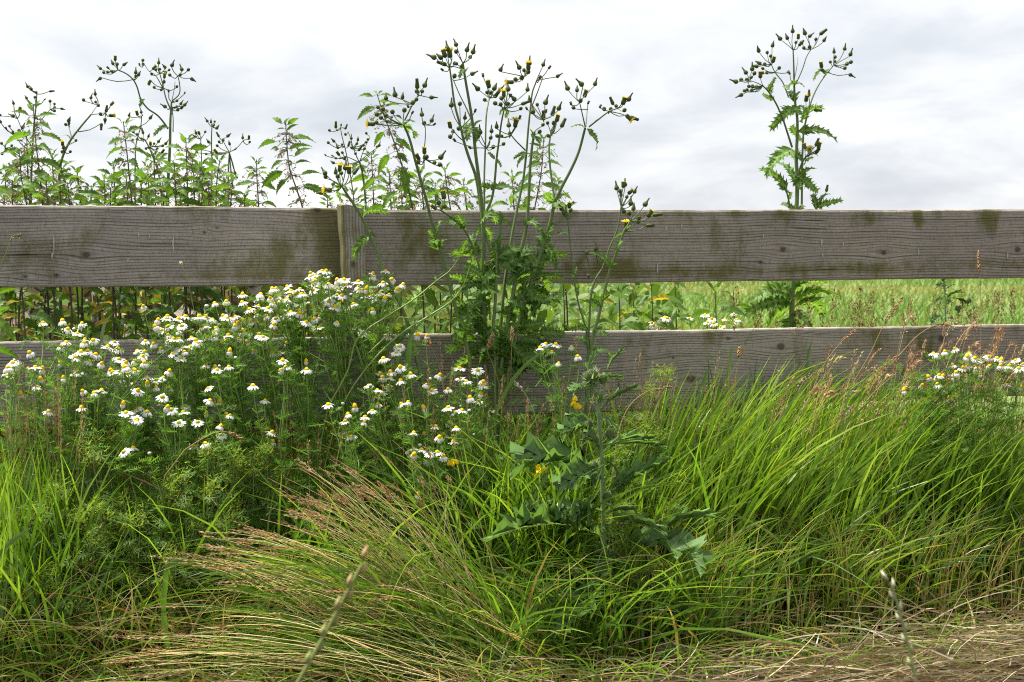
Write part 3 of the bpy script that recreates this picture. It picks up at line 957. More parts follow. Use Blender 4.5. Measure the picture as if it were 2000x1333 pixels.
MID_HEADS = [(892, 88, 'b', -.35, 1), (874, 97, 'b', -.1, 1), (911, 99, 'b', .25, 1), (923, 103, 'b', .25, 1), (917, 112, 'r'), (852, 111, 'b', -1, .35), (864, 113, 'b2', -.6, .6), (870, 109, 'ys'), (880, 110, 'y', -.2, .9), (892, 102, 'r'), (872, 124, 'b3', -1, .3), (886, 124, 'r'), (894, 124, 'r'), (899, 131, 'r'), (919, 143, 'b', .9, .4), (866, 136, 's', -.6, .6), (887, 150, 'r'), (882, 96, 's'),
    (976, 137, 'b', .5, 1), (944, 148, 's', -.2, 1), (955, 169, 'ys'), (936, 174, 'b', -.7, .7), (964, 174, 'b2'), (976, 175, 'b', .7, 1), (952, 181, 'r'), (971, 181, 'ys', .5, .8), (965, 188, 'b3'), (949, 195, 'r'), (970, 202, 'r'), (959, 182, 'r'),
    (992, 176, 'b', 0, 1), (984, 188, 'y', 0, 1), (996, 187, 'r'), (1007, 194, 'b', -.7, .8), (980, 193, 'r'), (990, 205, 'r'), (980, 204, 'r'), (1015, 212, 'r'), (1018, 201, 'b3', .9, .3),
    (1016, 133, 'b', -.5, 1), (1034, 125, 'b', 0, 1), (1032, 134, 'y', 0, 1), (1024, 138, 'r'), (1031, 142, 'r'), (1009, 156, 'r'), (1003, 158, 'y', -1, .05), (1020, 153, 'r'), (1060, 127, 'b', .3, 1), (1071, 132, 's'), (1086, 148, 'b', .9, .5), (1053, 152, 's'), (1030, 176, 'b', .1, 1), (1035, 197, 'b2', -.2, 1),
    (1064, 202, 'b', .35, 1), (1041, 220, 'b', -.1, 1), (1090, 213, 'b', .4, 1), (1078, 224, 'b3', .3, 1), (1062, 232, 'b3'), (1059, 244, 'r'), (1070, 241, 'r'), (1081, 242, 'r'), (1087, 235, 'ys', .2, .8), (1096, 246, 'b3', .5, 1), (1078, 257, 'b3'), (1030, 212, 's'), (1014, 230, 's'), (994, 246, 'b', -.1, 1), (1006, 246, 'y', .1, 1), (996, 262, 'r'), (1052, 258, 'r'), (1072, 266, 'r'), (1050, 205, 'r'), (1066, 218, 's'),
    (1110, 174, 'b', -.35, 1), (1127, 177, 'b2', 0, 1), (1139, 165, 'b', -.9, .8), (1161, 165, 'b', .35, 1), (1141, 187, 'ys', .3, .9), (1148, 201, 's', .3, .8), (1133, 198, 'r'), (1116, 203, 's', -.3, 1), (1123, 210, 'r'), (1171, 208, 's', .4, .8),
    (1198, 202, 'b3', -.5, 1), (1216, 202, 'ys', .3, 1), (1226, 195, 'b', .5, 1), (1192, 214, 'r'), (1204, 208, 'r'), (1223, 222, 'y', .5, -.5), (1230, 226, 'b3', 1, -.3), (1218, 216, 'r'), (1181, 214, 'r'),
    (880, 248, 'ys', -.2, 1), (881, 268, 'r'), (881, 207, 'b', .1, 1), (898, 204, 'r'), (890, 274, 's'), (934, 267, 'ys', 0, 1), (938, 260, 'b'), (960, 257, 'b', 0, 1), (957, 270, 'r'), (970, 249, 'b2', 0, 1), (981, 281, 'r'), (908, 231, 'b', 0, 1), (927, 217, 's'), (962, 288, 'r'), (920, 288, 's'), (974, 265, 'r'), (982, 266, 'r'), (897, 252, 'r'), (885, 258, 'r'),
    (772, 187, 'b', -.1, 1), (786, 191, 'b2', 0, 1), (754, 193, 'b2', 0, 1), (768, 220, 'r'), (740, 210, 'r'), (789, 217, 'r'), (756, 226, 'r'), (747, 230, 'r'), (739, 224, 'r'), (750, 214, 'r'), (732, 240, 'y', -1, .05), (738, 239, 'r'), (815, 171, 'b3', 0, 1), (828, 168, 'b', .4, 1), (823, 179, 'r'), (815, 180, 'r'), (839, 188, 'b', 1, .1), (812, 195, 'r'), (806, 202, 'r'), (798, 208, 's'), (804, 220, 's'),
    (824, 225, 'b', 0, 1), (842, 236, 'b', .3, 1), (846, 242, 's'), (829, 242, 'r'), (829, 298, 'ys', 0, 1), (819, 310, 'ys', -.4, .8), (832, 308, 'r'), (846, 318, 'r'), (858, 308, 'b'), (856, 322, 'r'), (868, 386, 'ys', -.2, .9), (852, 406, 'ys', -.8, .6), (858, 398, 'r'), (866, 404, 'r'), (818, 318, 'r')]
MID_LEAVES = [
    (923, 246, 908, 262, 1.5), (926, 246, 942, 236, 1.3), (923, 250, 930, 280, 1.5), (920, 250, 912, 278, 1.4), (906, 140, 896, 156, 1.0), (908, 142, 918, 132, .8),
    (1036, 262, 1056, 292, 1.0), (1042, 266, 1034, 252, 1.0), (1146, 252, 1162, 294, .8), (1141, 250, 1114, 250, .7), (984, 214, 986, 232, 1.3), (988, 214, 976, 226, 1.0),
    (1028, 300, 1002, 312, .9), (1026, 304, 1010, 330, .8), (1036, 300, 1054, 318, 1.0), (966, 312, 952, 300, 1.0), (968, 312, 978, 328, 1.1), (960, 370, 1004, 380, 1.0), (958, 372, 946, 352, 1.1), (962, 368, 940, 360, 1.0),
    (944, 430, 966, 412, 1.4), (944, 436, 930, 462, 1.0), (942, 446, 958, 476, 1.0), (944, 430, 968, 440, 1.2),
    (1030, 432, 1066, 470, 1.0), (1026, 440, 1018, 424, 1.0), (1030, 436, 1052, 424, 1.0), (1064, 476, 1086, 532, 1.0), (1066, 474, 1084, 434, 1.1), (1060, 484, 1046, 462, 1.0), (1086, 460, 1110, 466, .7),
    (1080, 396, 1064, 382, 1.0), (1084, 396, 1090, 412, 1.2), (1086, 392, 1110, 388, 0.9), (850, 470, 836, 450, 1.0), (856, 486, 874, 470, 1.0), (858, 490, 846, 476, 1.3), (850, 464, 862, 430, .9), (828, 370, 850, 396, 1.1), (826, 368, 820, 352, .9),
    (794, 250, 806, 270, 1.2), (790, 246, 812, 240, .8), (786, 250, 796, 262, 1.0),
    (906, 448, 884, 424, 1.3), (900, 440, 872, 434, 1.1), (910, 450, 888, 452, 1.0), (886, 430, 864, 438, 1.0), (912, 470, 900, 500, 1.0),
    (972, 520, 1000, 500, 1.1), (970, 516, 952, 540, 1.1), (970, 470, 958, 510, 1.4), (972, 480, 984, 456, 1.2), (970, 500, 990, 530, 1.2), (968, 540, 940, 556, 1.2),
    (1004, 560, 1050, 544, 1.3), (1010, 545, 1076, 560, 1.2), (1000, 600, 1060, 580, 1.2), (1004, 580, 1100, 600, 1.0), (1012, 536, 990, 560, 1.2), (1030, 560, 1056, 600, 1.2), (1040, 548, 1086, 540, 1.1),
    (944, 590, 912, 608, 1.2), (948, 600, 890, 640, 1.2), (942, 560, 900, 560, 1.2), (944, 620, 914, 660, 1.3), (940, 640, 880, 666, 1.2), (930, 660, 870, 690, 1.2), (960, 640, 968, 700, 1.2), (980, 650, 1010, 690, 1.2), (990, 640, 1030, 668, 1.1), (985, 680, 1040, 712, 1.2), (946, 680, 900, 726, 1.2), (960, 690, 940, 740, 1.2), (1000, 690, 1060, 740, 1.1), (930, 700, 880, 750, 1.2), (1010, 690, 1050, 690, 1.1), (970, 720, 1000, 770, 1.2),
    (976, 440, 994, 420, 1.0), (978, 430, 960, 416, 1.0), (980, 430, 998, 446, 1.0), (980, 428, 974, 412, 1.0)]
_r = random.Random(77)
for _k in range(64):
    _x = _r.uniform(905, 1060); _y = _r.uniform(500, 730)
    _a = _r.uniform(-2.6, .5) if _r.random() < .7 else _r.uniform(0, 6.28)
    _l = _r.uniform(34, 78)
    MID_LEAVES.append((_x, _y, _x + math.cos(_a) * _l * (1 if _r.random() < .5 else -1), _y + math.sin(_a) * _l * .8, _r.uniform(1.0, 1.5)))
sow_thistle('tall many-stemmed sow thistle with yellow flowers in front of the right top rail', 0.10, MID_STEMS, MID_NODES, MID_HEADS, MID_LEAVES, (955, 0.12))

# plant leaning left across the post
sow_thistle('sow thistle leaning left across the fence post with open yellow flowers', 0.14,
    [([(800, 640), (770, 570), (748, 528), (736, 490), (724, 466), (714, 440), (700, 414), (686, 392), (674, 374), (668, 364)], 6, 3.4, .04, 0, True)],
    [(668, 364)], [(637, 339, 'b', -.6, .8), (656, 338, 'b2', -.1, 1), (663, 333, 'y', .1, 1), (667, 339, 'r'), (682, 337, 'ys', 0, 1), (690, 338, 'b3', .6, .8), (675, 330, 'b', 0, 1), (648, 369, 'y', -1, .1), (653, 360, 'r'), (630, 374, 'b2', -1, -.1), (638, 346, 'r'), (660, 346, 'r')],
    [(668, 366, 672, 400, .9), (670, 366, 680, 376, 1.4), (708, 426, 762, 418, .9), (706, 424, 718, 396, .7), (722, 460, 692, 508, .8), (726, 466, 716, 448, 1.4), (720, 456, 732, 470, 1.5), (664, 370, 650, 372, 1.0), (780, 590, 810, 600, 1.2), (770, 570, 740, 600, 1.1), (796, 630, 840, 640, 1.2), (796, 640, 770, 680, 1.2)],
    (820, 0.12))

# the single plant on the right
RS = [([(1546, 640), (1548, 560), (1553, 470), (1556, 410), (1557, 342), (1555, 310), (1557, 270), (1557, 230), (1553, 200), (1551, 160), (1550, 120), (1549, 98)], 11, 2.2, .0, 0, True),
      ([(1547, 288), (1538, 260), (1528, 230), (1512, 196), (1498, 176), (1490, 168)], 4, 2.4, .06), ([(1540, 190), (1528, 160), (1514, 142), (1506, 126)], 2.6, 1.6, -.04),
      ([(1566, 400), (1568, 286), (1570, 256), (1578, 222), (1586, 194), (1598, 168), (1616, 142), (1628, 128)], 4.2, 2.2, -.05), ([(1554, 166), (1568, 134), (1576, 110), (1584, 97)], 2, 1.4, .04), ([(1550, 162), (1557, 126), (1558, 113)], 1.6, 1.0, -.03),
      ([(1558, 345), (1566, 320), (1574, 306)], 4, 3, .05), ([(1543, 404), (1537, 378), (1532, 366)], 3.4, 2.4, .05), ([(1592, 470), (1596, 405), (1606, 388)], 3, 2.4, .06), ([(1490, 168), (1472, 160), (1462, 158)], 1.8, 1.1, .06, .06)]
RH = [(1548, 62, 'b', 0, 1), (1526, 76, 'b', -.6, .8), (1539, 75, 'b2'), (1559, 74, 'ys', 0, 1), (1573, 66, 'b2', -.3, 1), (1579, 70, 'b', .9, .7), (1601, 65, 'b3', .8, .6), (1593, 77, 'r'), (1608, 79, 'b2'), (1582, 93, 'r'), (1570, 94, 'r', 0, 1), (1560, 87, 'b3'), (1554, 83, 'r'), (1567, 84, 'r'), (1508, 90, 'b2'), (1483, 100, 'b2', -.4, .9), (1499, 103, 'r'), (1505, 110, 'r'), (1509, 120, 'ys'), (1487, 123, 'b2', -.9, .4), (1481, 128, 'b2', -.9, .3), (1496, 125, 'r'), (1492, 133, 'r'), (1469, 136, 'b', 0, 1), (1459, 142, 'b', -.6, .8), (1472, 144, 'r'), (1491, 142, 'r'), (1499, 142, 'r'), (1466, 151, 'r'), (1485, 150, 'ys', 0, 1), (1441, 158, 'b', -1, .25), (1450, 156, 'r'), (1458, 156, 'r'), (1465, 168, 'r'), (1480, 170, 'r'), (1472, 169, 'r'), (1461, 175, 'r'), (1470, 177, 'r'), (1451, 181, 'b', -1, -.5), (1456, 177, 'r'), (1520, 133, 'r'), (1537, 140, 's'), (1543, 143, 's'), (1629, 102, 'b2', 0, 1), (1630, 112, 'r'), (1649, 96, 'b', .2, 1), (1660, 107, 'b', .3, 1), (1630, 120, 'r'), (1623, 121, 'r'), (1652, 125, 'r'), (1659, 121, 'r'), (1648, 133, 'r'), (1658, 142, 'b', .9, -.5), (1605, 130, 'ys', -.2, 1), (1608, 136, 'r'), (1580, 186, 'b3', 0, 1), (1574, 196, 'ys', .1, 1), (1590, 212, 'b3', 1, -.1), (1582, 298, 'y', 0, .25), (1573, 288, 'ys', -.2, 1), (1593, 283, 'b3', .3, 1), (1598, 288, 'ys', .3, 1), (1593, 297, 'ys', .4, .6), (1614, 372, 'b3', .2, 1)]
RN = [(1549, 98), (1506, 126), (1490, 168), (1462, 158), (1514, 142), (1628, 128), (1616, 142), (1584, 97), (1558, 113), (1551, 160), (1578, 222), (1574, 306), (1606, 388)]
RL = [(1558, 258, 1637, 280, 1.0), (1568, 240, 1613, 214, .8), (1550, 212, 1503, 258, 1.0), (1548, 292, 1497, 352, .9), (1536, 372, 1480, 329, 1.0), (1552, 350, 1516, 318, .7), (1560, 345, 1598, 378, 1.3), (1562, 346, 1596, 330, 1.0), (1596, 405, 1648, 392, .8), (1594, 410, 1583, 382, .9), (1552, 412, 1524, 400, 1.2), (1558, 412, 1572, 404, 1.2), (1552, 200, 1540, 180, 1.3), (1552, 200, 1564, 178, 1.3), (1552, 205, 1546, 226, 1.5), (1555, 208, 1566, 226, 1.5), (1550, 168, 1572, 172, 1.2), (1552, 166, 1542, 176, 1.1), (1512, 196, 1488, 184, 1.0), (1500, 178, 1516, 150, .8), (1504, 186, 1510, 172, 1.0), (1616, 142, 1588, 160, 1.1), (1612, 146, 1602, 140, 1.2), (1555, 262, 1549, 244, 1.5), (1557, 262, 1566, 278, 1.4), (1556, 300, 1570, 316, 1.6), (1556, 300, 1550, 312, 1.6), (1558, 350, 1564, 372, 1.3), (1555, 345, 1548, 366, 1.2), (1572, 322, 1590, 308, 1.0), (1576, 300, 1598, 306, .9), (1534, 376, 1540, 392, 1.2), (1600, 396, 1624, 380, 1.0), (1570, 234, 1566, 205, 1.3),
      (1548, 560, 1490, 548, 1.1), (1548, 575, 1470, 590, 1.2), (1550, 570, 1620, 556, 1.1), (1550, 590, 1640, 580, 1.1), (1546, 600, 1500, 640, 1.3), (1548, 610, 1590, 650, 1.3), (1547, 620, 1540, 680, 1.3), (1546, 590, 1452, 620, 1.1), (1550, 600, 1612, 622, 1.2), (1548, 560, 1580, 540, 1.0), (1546, 560, 1510, 566, 1.0)]
sow_thistle('lone sow thistle with thick stem rising above the right half of the top rail', -0.30, RS, RN, RH, RL, (1546, -0.32))

# small one right of the middle
sow_thistle('slender short sow thistle just right of the big one, barely topping the rail', 0.16,
    [([(1150, 720), (1158, 660), (1169, 618), (1178, 582), (1193, 522), (1211, 477), (1220, 450), (1232, 432)], 7, 3, .03, 0, True), ([(1148, 720), (1151, 630), (1162, 548), (1178, 522), (1190, 486), (1205, 450), (1213, 405)], 4.4, 2.2, -.03, 0, True), ([(1150, 690), (1145, 645), (1130, 594), (1118, 516), (1109, 428)], 3.6, 2.2, .02, 0, True), ([(1162, 546), (1150, 520), (1146, 500)], 1.6, 1.0), ([(1193, 530), (1180, 512), (1164, 497)], 2, 1.2)],
    [(1232, 432), (1213, 405), (1109, 428), (1146, 500), (1164, 497), (1222, 452)],
    [(1205, 369, 'b', -.1, 1), (1217, 364, 'ys', 0, 1), (1221, 362, 'b', -.1, 1), (1238, 375, 'b', .4, 1), (1211, 374, 'r'), (1223, 385, 'r'), (1227, 376, 'ys', .7, .6), (1213, 382, 'b3'), (1232, 399, 'b', 0, 1), (1237, 409, 'b2'), (1258, 400, 'b', .5, .8), (1220, 414, 'b2', -.4, .8), (1229, 418, 'r'), (1265, 421, 'ys', .5, .8), (1275, 418, 'b3', 1, .15), (1262, 438, 'b3', 1, 0), (1244, 433, 'r'), (1223, 442, 'y', 0, .6), (1247, 426, 'r'), (1103, 417, 'b2'), (1112, 405, 'ys'), (1098, 408, 'b'), (1114, 412, 'r'), (1146, 495, 'r'), (1164, 487, 'b', 0, 1), (1150, 540, 's'), (1176, 520, 's')],
    [(1220, 456, 1198, 478, 1.1), (1222, 454, 1236, 440, .8), (1214, 470, 1200, 500, .7), (1194, 524, 1150, 494, .8), (1196, 526, 1206, 516, 1.3), (1118, 540, 1126, 520, .9), (1118, 540, 1112, 552, .9), (1112, 424, 1128, 396, .8), (1108, 426, 1096, 410, .8), (1174, 590, 1220, 570, .8), (1172, 600, 1140, 590, .9), (1164, 640, 1190, 660, 1.0), (1156, 680, 1120, 660, 1.0), (1154, 690, 1190, 700, 1.1), (1150, 650, 1110, 646, .9), (1160, 560, 1140, 566, .8)],
    (1150, 0.18))

# background sow thistles above the left half of the top rail
L1S = [([(320, 640), (324, 500), (327, 400), (328, 360), (332, 280), (333, 230), (335, 200)], 9, 3, 0, 0, True), ([(328, 252), (320, 240), (308, 226), (288, 212), (276, 196), (266, 166), (260, 156), (246, 144), (230, 137)], 3.2, 2, .05), ([(334, 216), (324, 192), (318, 166), (312, 144)], 2.6, 1.6, -.03), ([(318, 172), (302, 146), (290, 138), (281, 124)], 2, 1.2, -.05), ([(336, 198), (350, 184), (350, 160), (347, 148)], 2.2, 1.4, .03), ([(336, 196), (340, 176), (342, 160)], 1.4, .9), ([(338, 258), (338, 230), (336, 210)], 2, 1.4)]
L1H = [(225, 116, 'ys', 0, 1), (222, 124, 'b2', -.5, .8), (229, 126, 'r'), (240, 125, 'b2', .9, .5), (198, 133, 'b', -.7, .7), (204, 141, 'r'), (212, 140, 'r'), (220, 139, 'r'), (198, 149, 'b', -.8, -.5), (213, 132, 's'), (265, 142, 'b', 0, 1), (264, 149, 'r'), (269, 146, 'b2', .4, .8), (279, 118, 'r'), (280, 126, 'r'), (273, 126, 's'), (298, 133, 'ys'), (304, 136, 'r'), (310, 123, 'b', 0, 1), (312, 135, 'r'), (298, 144, 'r'), (324, 131, 'b2', -.5, .7), (329, 136, 'r'), (335, 128, 'b', .3, 1), (322, 143, 'r'), (294, 154, 'ys', -.3, -.5), (321, 150, 'ys', 0, 1), (320, 160, 'r'), (356, 136, 'b', -.3, 1), (366, 136, 'r'), (372, 150, 'b2', .7, -.5), (350, 145, 'r'), (334, 146, 'r'), (303, 170, 'r'), (316, 175, 'r'), (344, 169, 'r'), (330, 178, 's'), (360, 181, 's'), (325, 207, 'b', -.8, .4), (344, 208, 'r'), (352, 202, 'b', .6, .9), (359, 204, 'b', .8, .7), (353, 210, 'ys', .3, .3), (345, 214, 'r'), (344, 196, 'r')]
sow_thistle('tallest sow thistle left of the post, with a crooked arm reaching to the left', -0.35, L1S, [(335, 200), (230, 137), (260, 156), (312, 144), (290, 138), (281, 124), (347, 148), (342, 160), (318, 172), (336, 210)], L1H, [(330, 250, 299, 268, .8), (328, 300, 310, 320, 1), (330, 330, 350, 350, 1), (276, 198, 272, 212, .9), (330, 360, 300, 364, .9), (334, 225, 328, 212, 1)], (320, -.36), 0.78)

sow_thistle('sow thistle bending right with seed heads, near the left end of the top rail', -0.28,
    [([(118, 600), (118, 400), (116, 342), (120, 314), (138, 274), (156, 250), (178, 224)], 6, 2.6, .05, 0, True), ([(140, 270), (136, 254), (133, 244)], 1.8, 1.2), ([(178, 224), (198, 222), (206, 220)], 1.6, 1), ([(178, 224), (186, 212), (191, 206)], 1.6, 1), ([(126, 300), (124, 292)], 1.4, 1)],
    [(178, 224), (133, 244), (206, 220), (191, 206), (124, 292), (150, 258)],
    [(165, 195, 'r'), (177, 191, 'b', .2, 1), (186, 184, 'b', 0, 1), (187, 199, 'r'), (191, 206, 'r'), (216, 203, 'ys', .5, .5), (207, 217, 'b3'), (198, 223, 'r'), (213, 223, 'ys', .8, 0), (205, 228, 'b2', 0, -1), (198, 238, 'b3', 0, -1), (133, 236, 'b2'), (130, 243, 'r'), (135, 241, 'r'), (122, 282, 'ys'), (123, 288, 'r'), (147, 274, 'r'), (122, 297, 'r'), (136, 296, 'r')],
    [(138, 272, 120, 266, .8), (140, 270, 146, 276, .9), (116, 345, 140, 330, 1), (116, 340, 96, 320, 1)], (118, -.29), 0.78)

sow_thistle('bushy sow thistle at the far left above the top rail', -0.40,
    [([(60, 600), (60, 400), (62, 320), (66, 250), (70, 210), (72, 184)], 5, 2, 0, 0, True), ([(66, 260), (80, 236), (98, 214)], 2, 1.2), ([(64, 290), (46, 260), (34, 232)], 2, 1.2), ([(64, 300), (40, 280), (28, 262)], 2, 1.2), ([(62, 330), (30, 300), (10, 290)], 2, 1.2)],
    [(72, 184), (98, 214), (34, 232), (28, 262), (10, 290), (69, 205)],
    [(55, 169, 'b', -.4, 1), (62, 174, 'b2', -.4, .8), (71, 180, 'r'), (96, 176, 'b3', 1, .1), (53, 191, 'b2'), (68, 190, 'r'), (86, 193, 's'), (98, 198, 'r'), (106, 203, 'r'), (105, 209, 'r'), (118, 209, 'b2', .9, -.3), (105, 216, 'r'), (27, 202, 'b2'), (37, 217, 'ys'), (28, 225, 'b', -.8, .4), (19, 246, 'r'), (13, 250, 's'), (26, 261, 'ys'), (36, 255, 'r'), (43, 249, 'b'), (4, 280, 'r'), (16, 276, 'b2'), (22, 284, 'r'), (15, 296, 'ys'), (4, 300, 'r'), (2, 224, 'b2'), (2, 238, 'b')],
    [(64, 300, 40, 310, 1), (62, 320, 90, 316, 1), (62, 350, 36, 350, 1), (62, 360, 88, 370, 1)], (60, -.41), 0.72)

sow_thistle('twiggy sow thistle crowded with tiny buds left of the solitary nettle', -0.45,
    [([(446, 600), (446, 400), (446, 330), (448, 298)], 4, 2.2, 0, 0, True), ([(448, 298), (440, 284), (434, 272)], 1.8, 1.2), ([(448, 298), (464, 288), (474, 276)], 1.6, 1.1), ([(410, 600), (412, 400), (414, 320), (413, 270), (414, 246)], 3.6, 1.8, .03, .03, True), ([(396, 600), (396, 400), (394, 320), (392, 272)], 3.4, 1.6, -.04, -.04, True)],
    [(434, 272), (474, 276), (414, 246), (392, 272), (448, 298), (413, 275)],
    [(406, 236, 'b', -.5, .9), (412, 238, 'b2'), (419, 237, 'r'), (417, 244, 'r'), (422, 250, 'b2', .5, .9), (384, 260, 'b2', -.4, .9), (390, 261, 'ys'), (400, 257, 'r'), (384, 266, 'b2', -.7, .4), (409, 277, 'b2'), (428, 265, 'b3', -.5, .9), (436, 274, 'r'), (443, 265, 'b2'), (429, 277, 'r'), (426, 284, 'r'), (424, 296, 'ys'), (449, 281, 'b2'), (459, 290, 's'), (474, 269, 'b', 0, 1), (486, 270, 'ys', .1, 1), (487, 277, 'r'), (402, 286, 'r'), (396, 290, 'b'), (386, 296, 'r'), (404, 300, 'r'), (418, 300, 'b2'), (460, 338, 'b2', -.3, 1), (462, 346, 'r'), (452, 358, 'r'), (444, 362, 'r'), (456, 366, 'r')],
    [(446, 340, 466, 350, .8), (412, 330, 396, 350, 1), (414, 330, 434, 340, 1), (396, 360, 372, 366, 1)], (430, -.46), 0.72)

sow_thistle('thin sow thistle with forked bud spray beside the crooked-armed one', -0.42,
    [([(316, 600), (316, 400), (312, 350), (300, 310), (290, 286), (282, 272)], 4, 2, .0, 0, True), ([(262, 600), (264, 400), (264, 320), (266, 280), (275, 246), (277, 226)], 3, 1.5, .05, .02, True)],
    [(282, 272), (277, 226), (275, 246), (290, 286)],
    [(269, 223, 'ys'), (276, 219, 'b', -.1, 1), (292, 230, 'b2'), (274, 248, 'r'), (251, 225, 'b2', .4, .9), (262, 257, 'b'), (269, 262, 'r'), (280, 259, 'b3'), (289, 266, 'b2'), (278, 270, 'r'), (270, 271, 'r'), (294, 282, 'ys'), (300, 280, 'r'), (308, 276, 'b'), (316, 284, 'r'), (306, 290, 'r'), (316, 296, 'ys'), (286, 290, 'r'), (322, 280, 'b')],
    [(300, 312, 316, 322, 1), (300, 310, 284, 320, .9), (312, 350, 336, 360, 1), (308, 340, 290, 350, 1)], (300, -.43), 0.72)

sow_thistle('many-budded sow thistle behind the top rail directly above the post', -0.25,
    [([(716, 600), (715, 420), (712, 370), (704, 322), (702, 316)], 4.4, 3, .0, 0, True), ([(702, 318), (690, 290), (684, 268), (680, 258)], 1.8, 1.1), ([(702, 318), (712, 290), (722, 270)], 1.6, 1.0), ([(702, 318), (690, 312), (676, 306)], 2, 1.3), ([(694, 600), (692, 400), (684, 340), (674, 290), (667, 262), (665, 250)], 2.6, 1.3, .03, .03, True)],
    [(702, 316), (680, 258), (722, 270), (676, 306), (665, 250), (672, 286), (690, 288)],
    [(656, 248, 'b3', 0, 1), (645, 254, 'r'), (674, 250, 'b3', .4, .9), (675, 262, 'r'), (654, 275, 'b2'), (686, 270, 'b', 0, 1), (699, 273, 'b2', 0, 1), (716, 260, 'r'), (718, 272, 'r'), (713, 277, 'r'), (708, 283, 'r'), (696, 280, 'r'), (680, 284, 'b3'), (669, 282, 'r'), (661, 288, 'b2', -.5, .8), (687, 288, 'r'), (700, 292, 'b3'), (710, 290, 'r'), (651, 303, 's'), (663, 301, 'ys'), (657, 308, 'r'), (670, 298, 'r'), (673, 310, 'r'), (653, 317, 'b2', -.7, .6), (669, 320, 'r'), (740, 284, 'b', .3, 1), (735, 286, 'r'), (695, 300, 'r'), (643, 278, 'r'), (666, 244, 's'), (637, 302, 's')],
    [(704, 326, 716, 340, .9), (700, 322, 690, 340, .9), (712, 370, 738, 362, 1)], (705, -.26), 0.74)


# ------------------------------------------------------------------ nettles
ORD = ['first', 'second', 'third', 'fourth', 'fifth', 'sixth', 'seventh', 'eighth', 'ninth', 'tenth', 'eleventh', 'twelfth', 'thirteenth', 'fourteenth', 'fifteenth', 'sixteenth', 'seventeenth', 'eighteenth', 'nineteenth', 'twentieth', 'twenty-first', 'twenty-second', 'twenty-third', 'twenty-fourth', 'twenty-fifth', 'twenty-sixth', 'twenty-seventh', 'twenty-eighth', 'twenty-ninth', 'thirtieth'] + ['thirty-' + w for w in ('first', 'second', 'third', 'fourth', 'fifth', 'sixth', 'seventh', 'eighth', 'ninth')] + ['fortieth'] + ['forty-' + w for w in ('first', 'second', 'third', 'fourth', 'fifth', 'sixth', 'seventh', 'eighth', 'ninth')]
N_STEM = (0.10, 0.062, 0.04)
N_STEMG = (0.09, 0.10, 0.04)


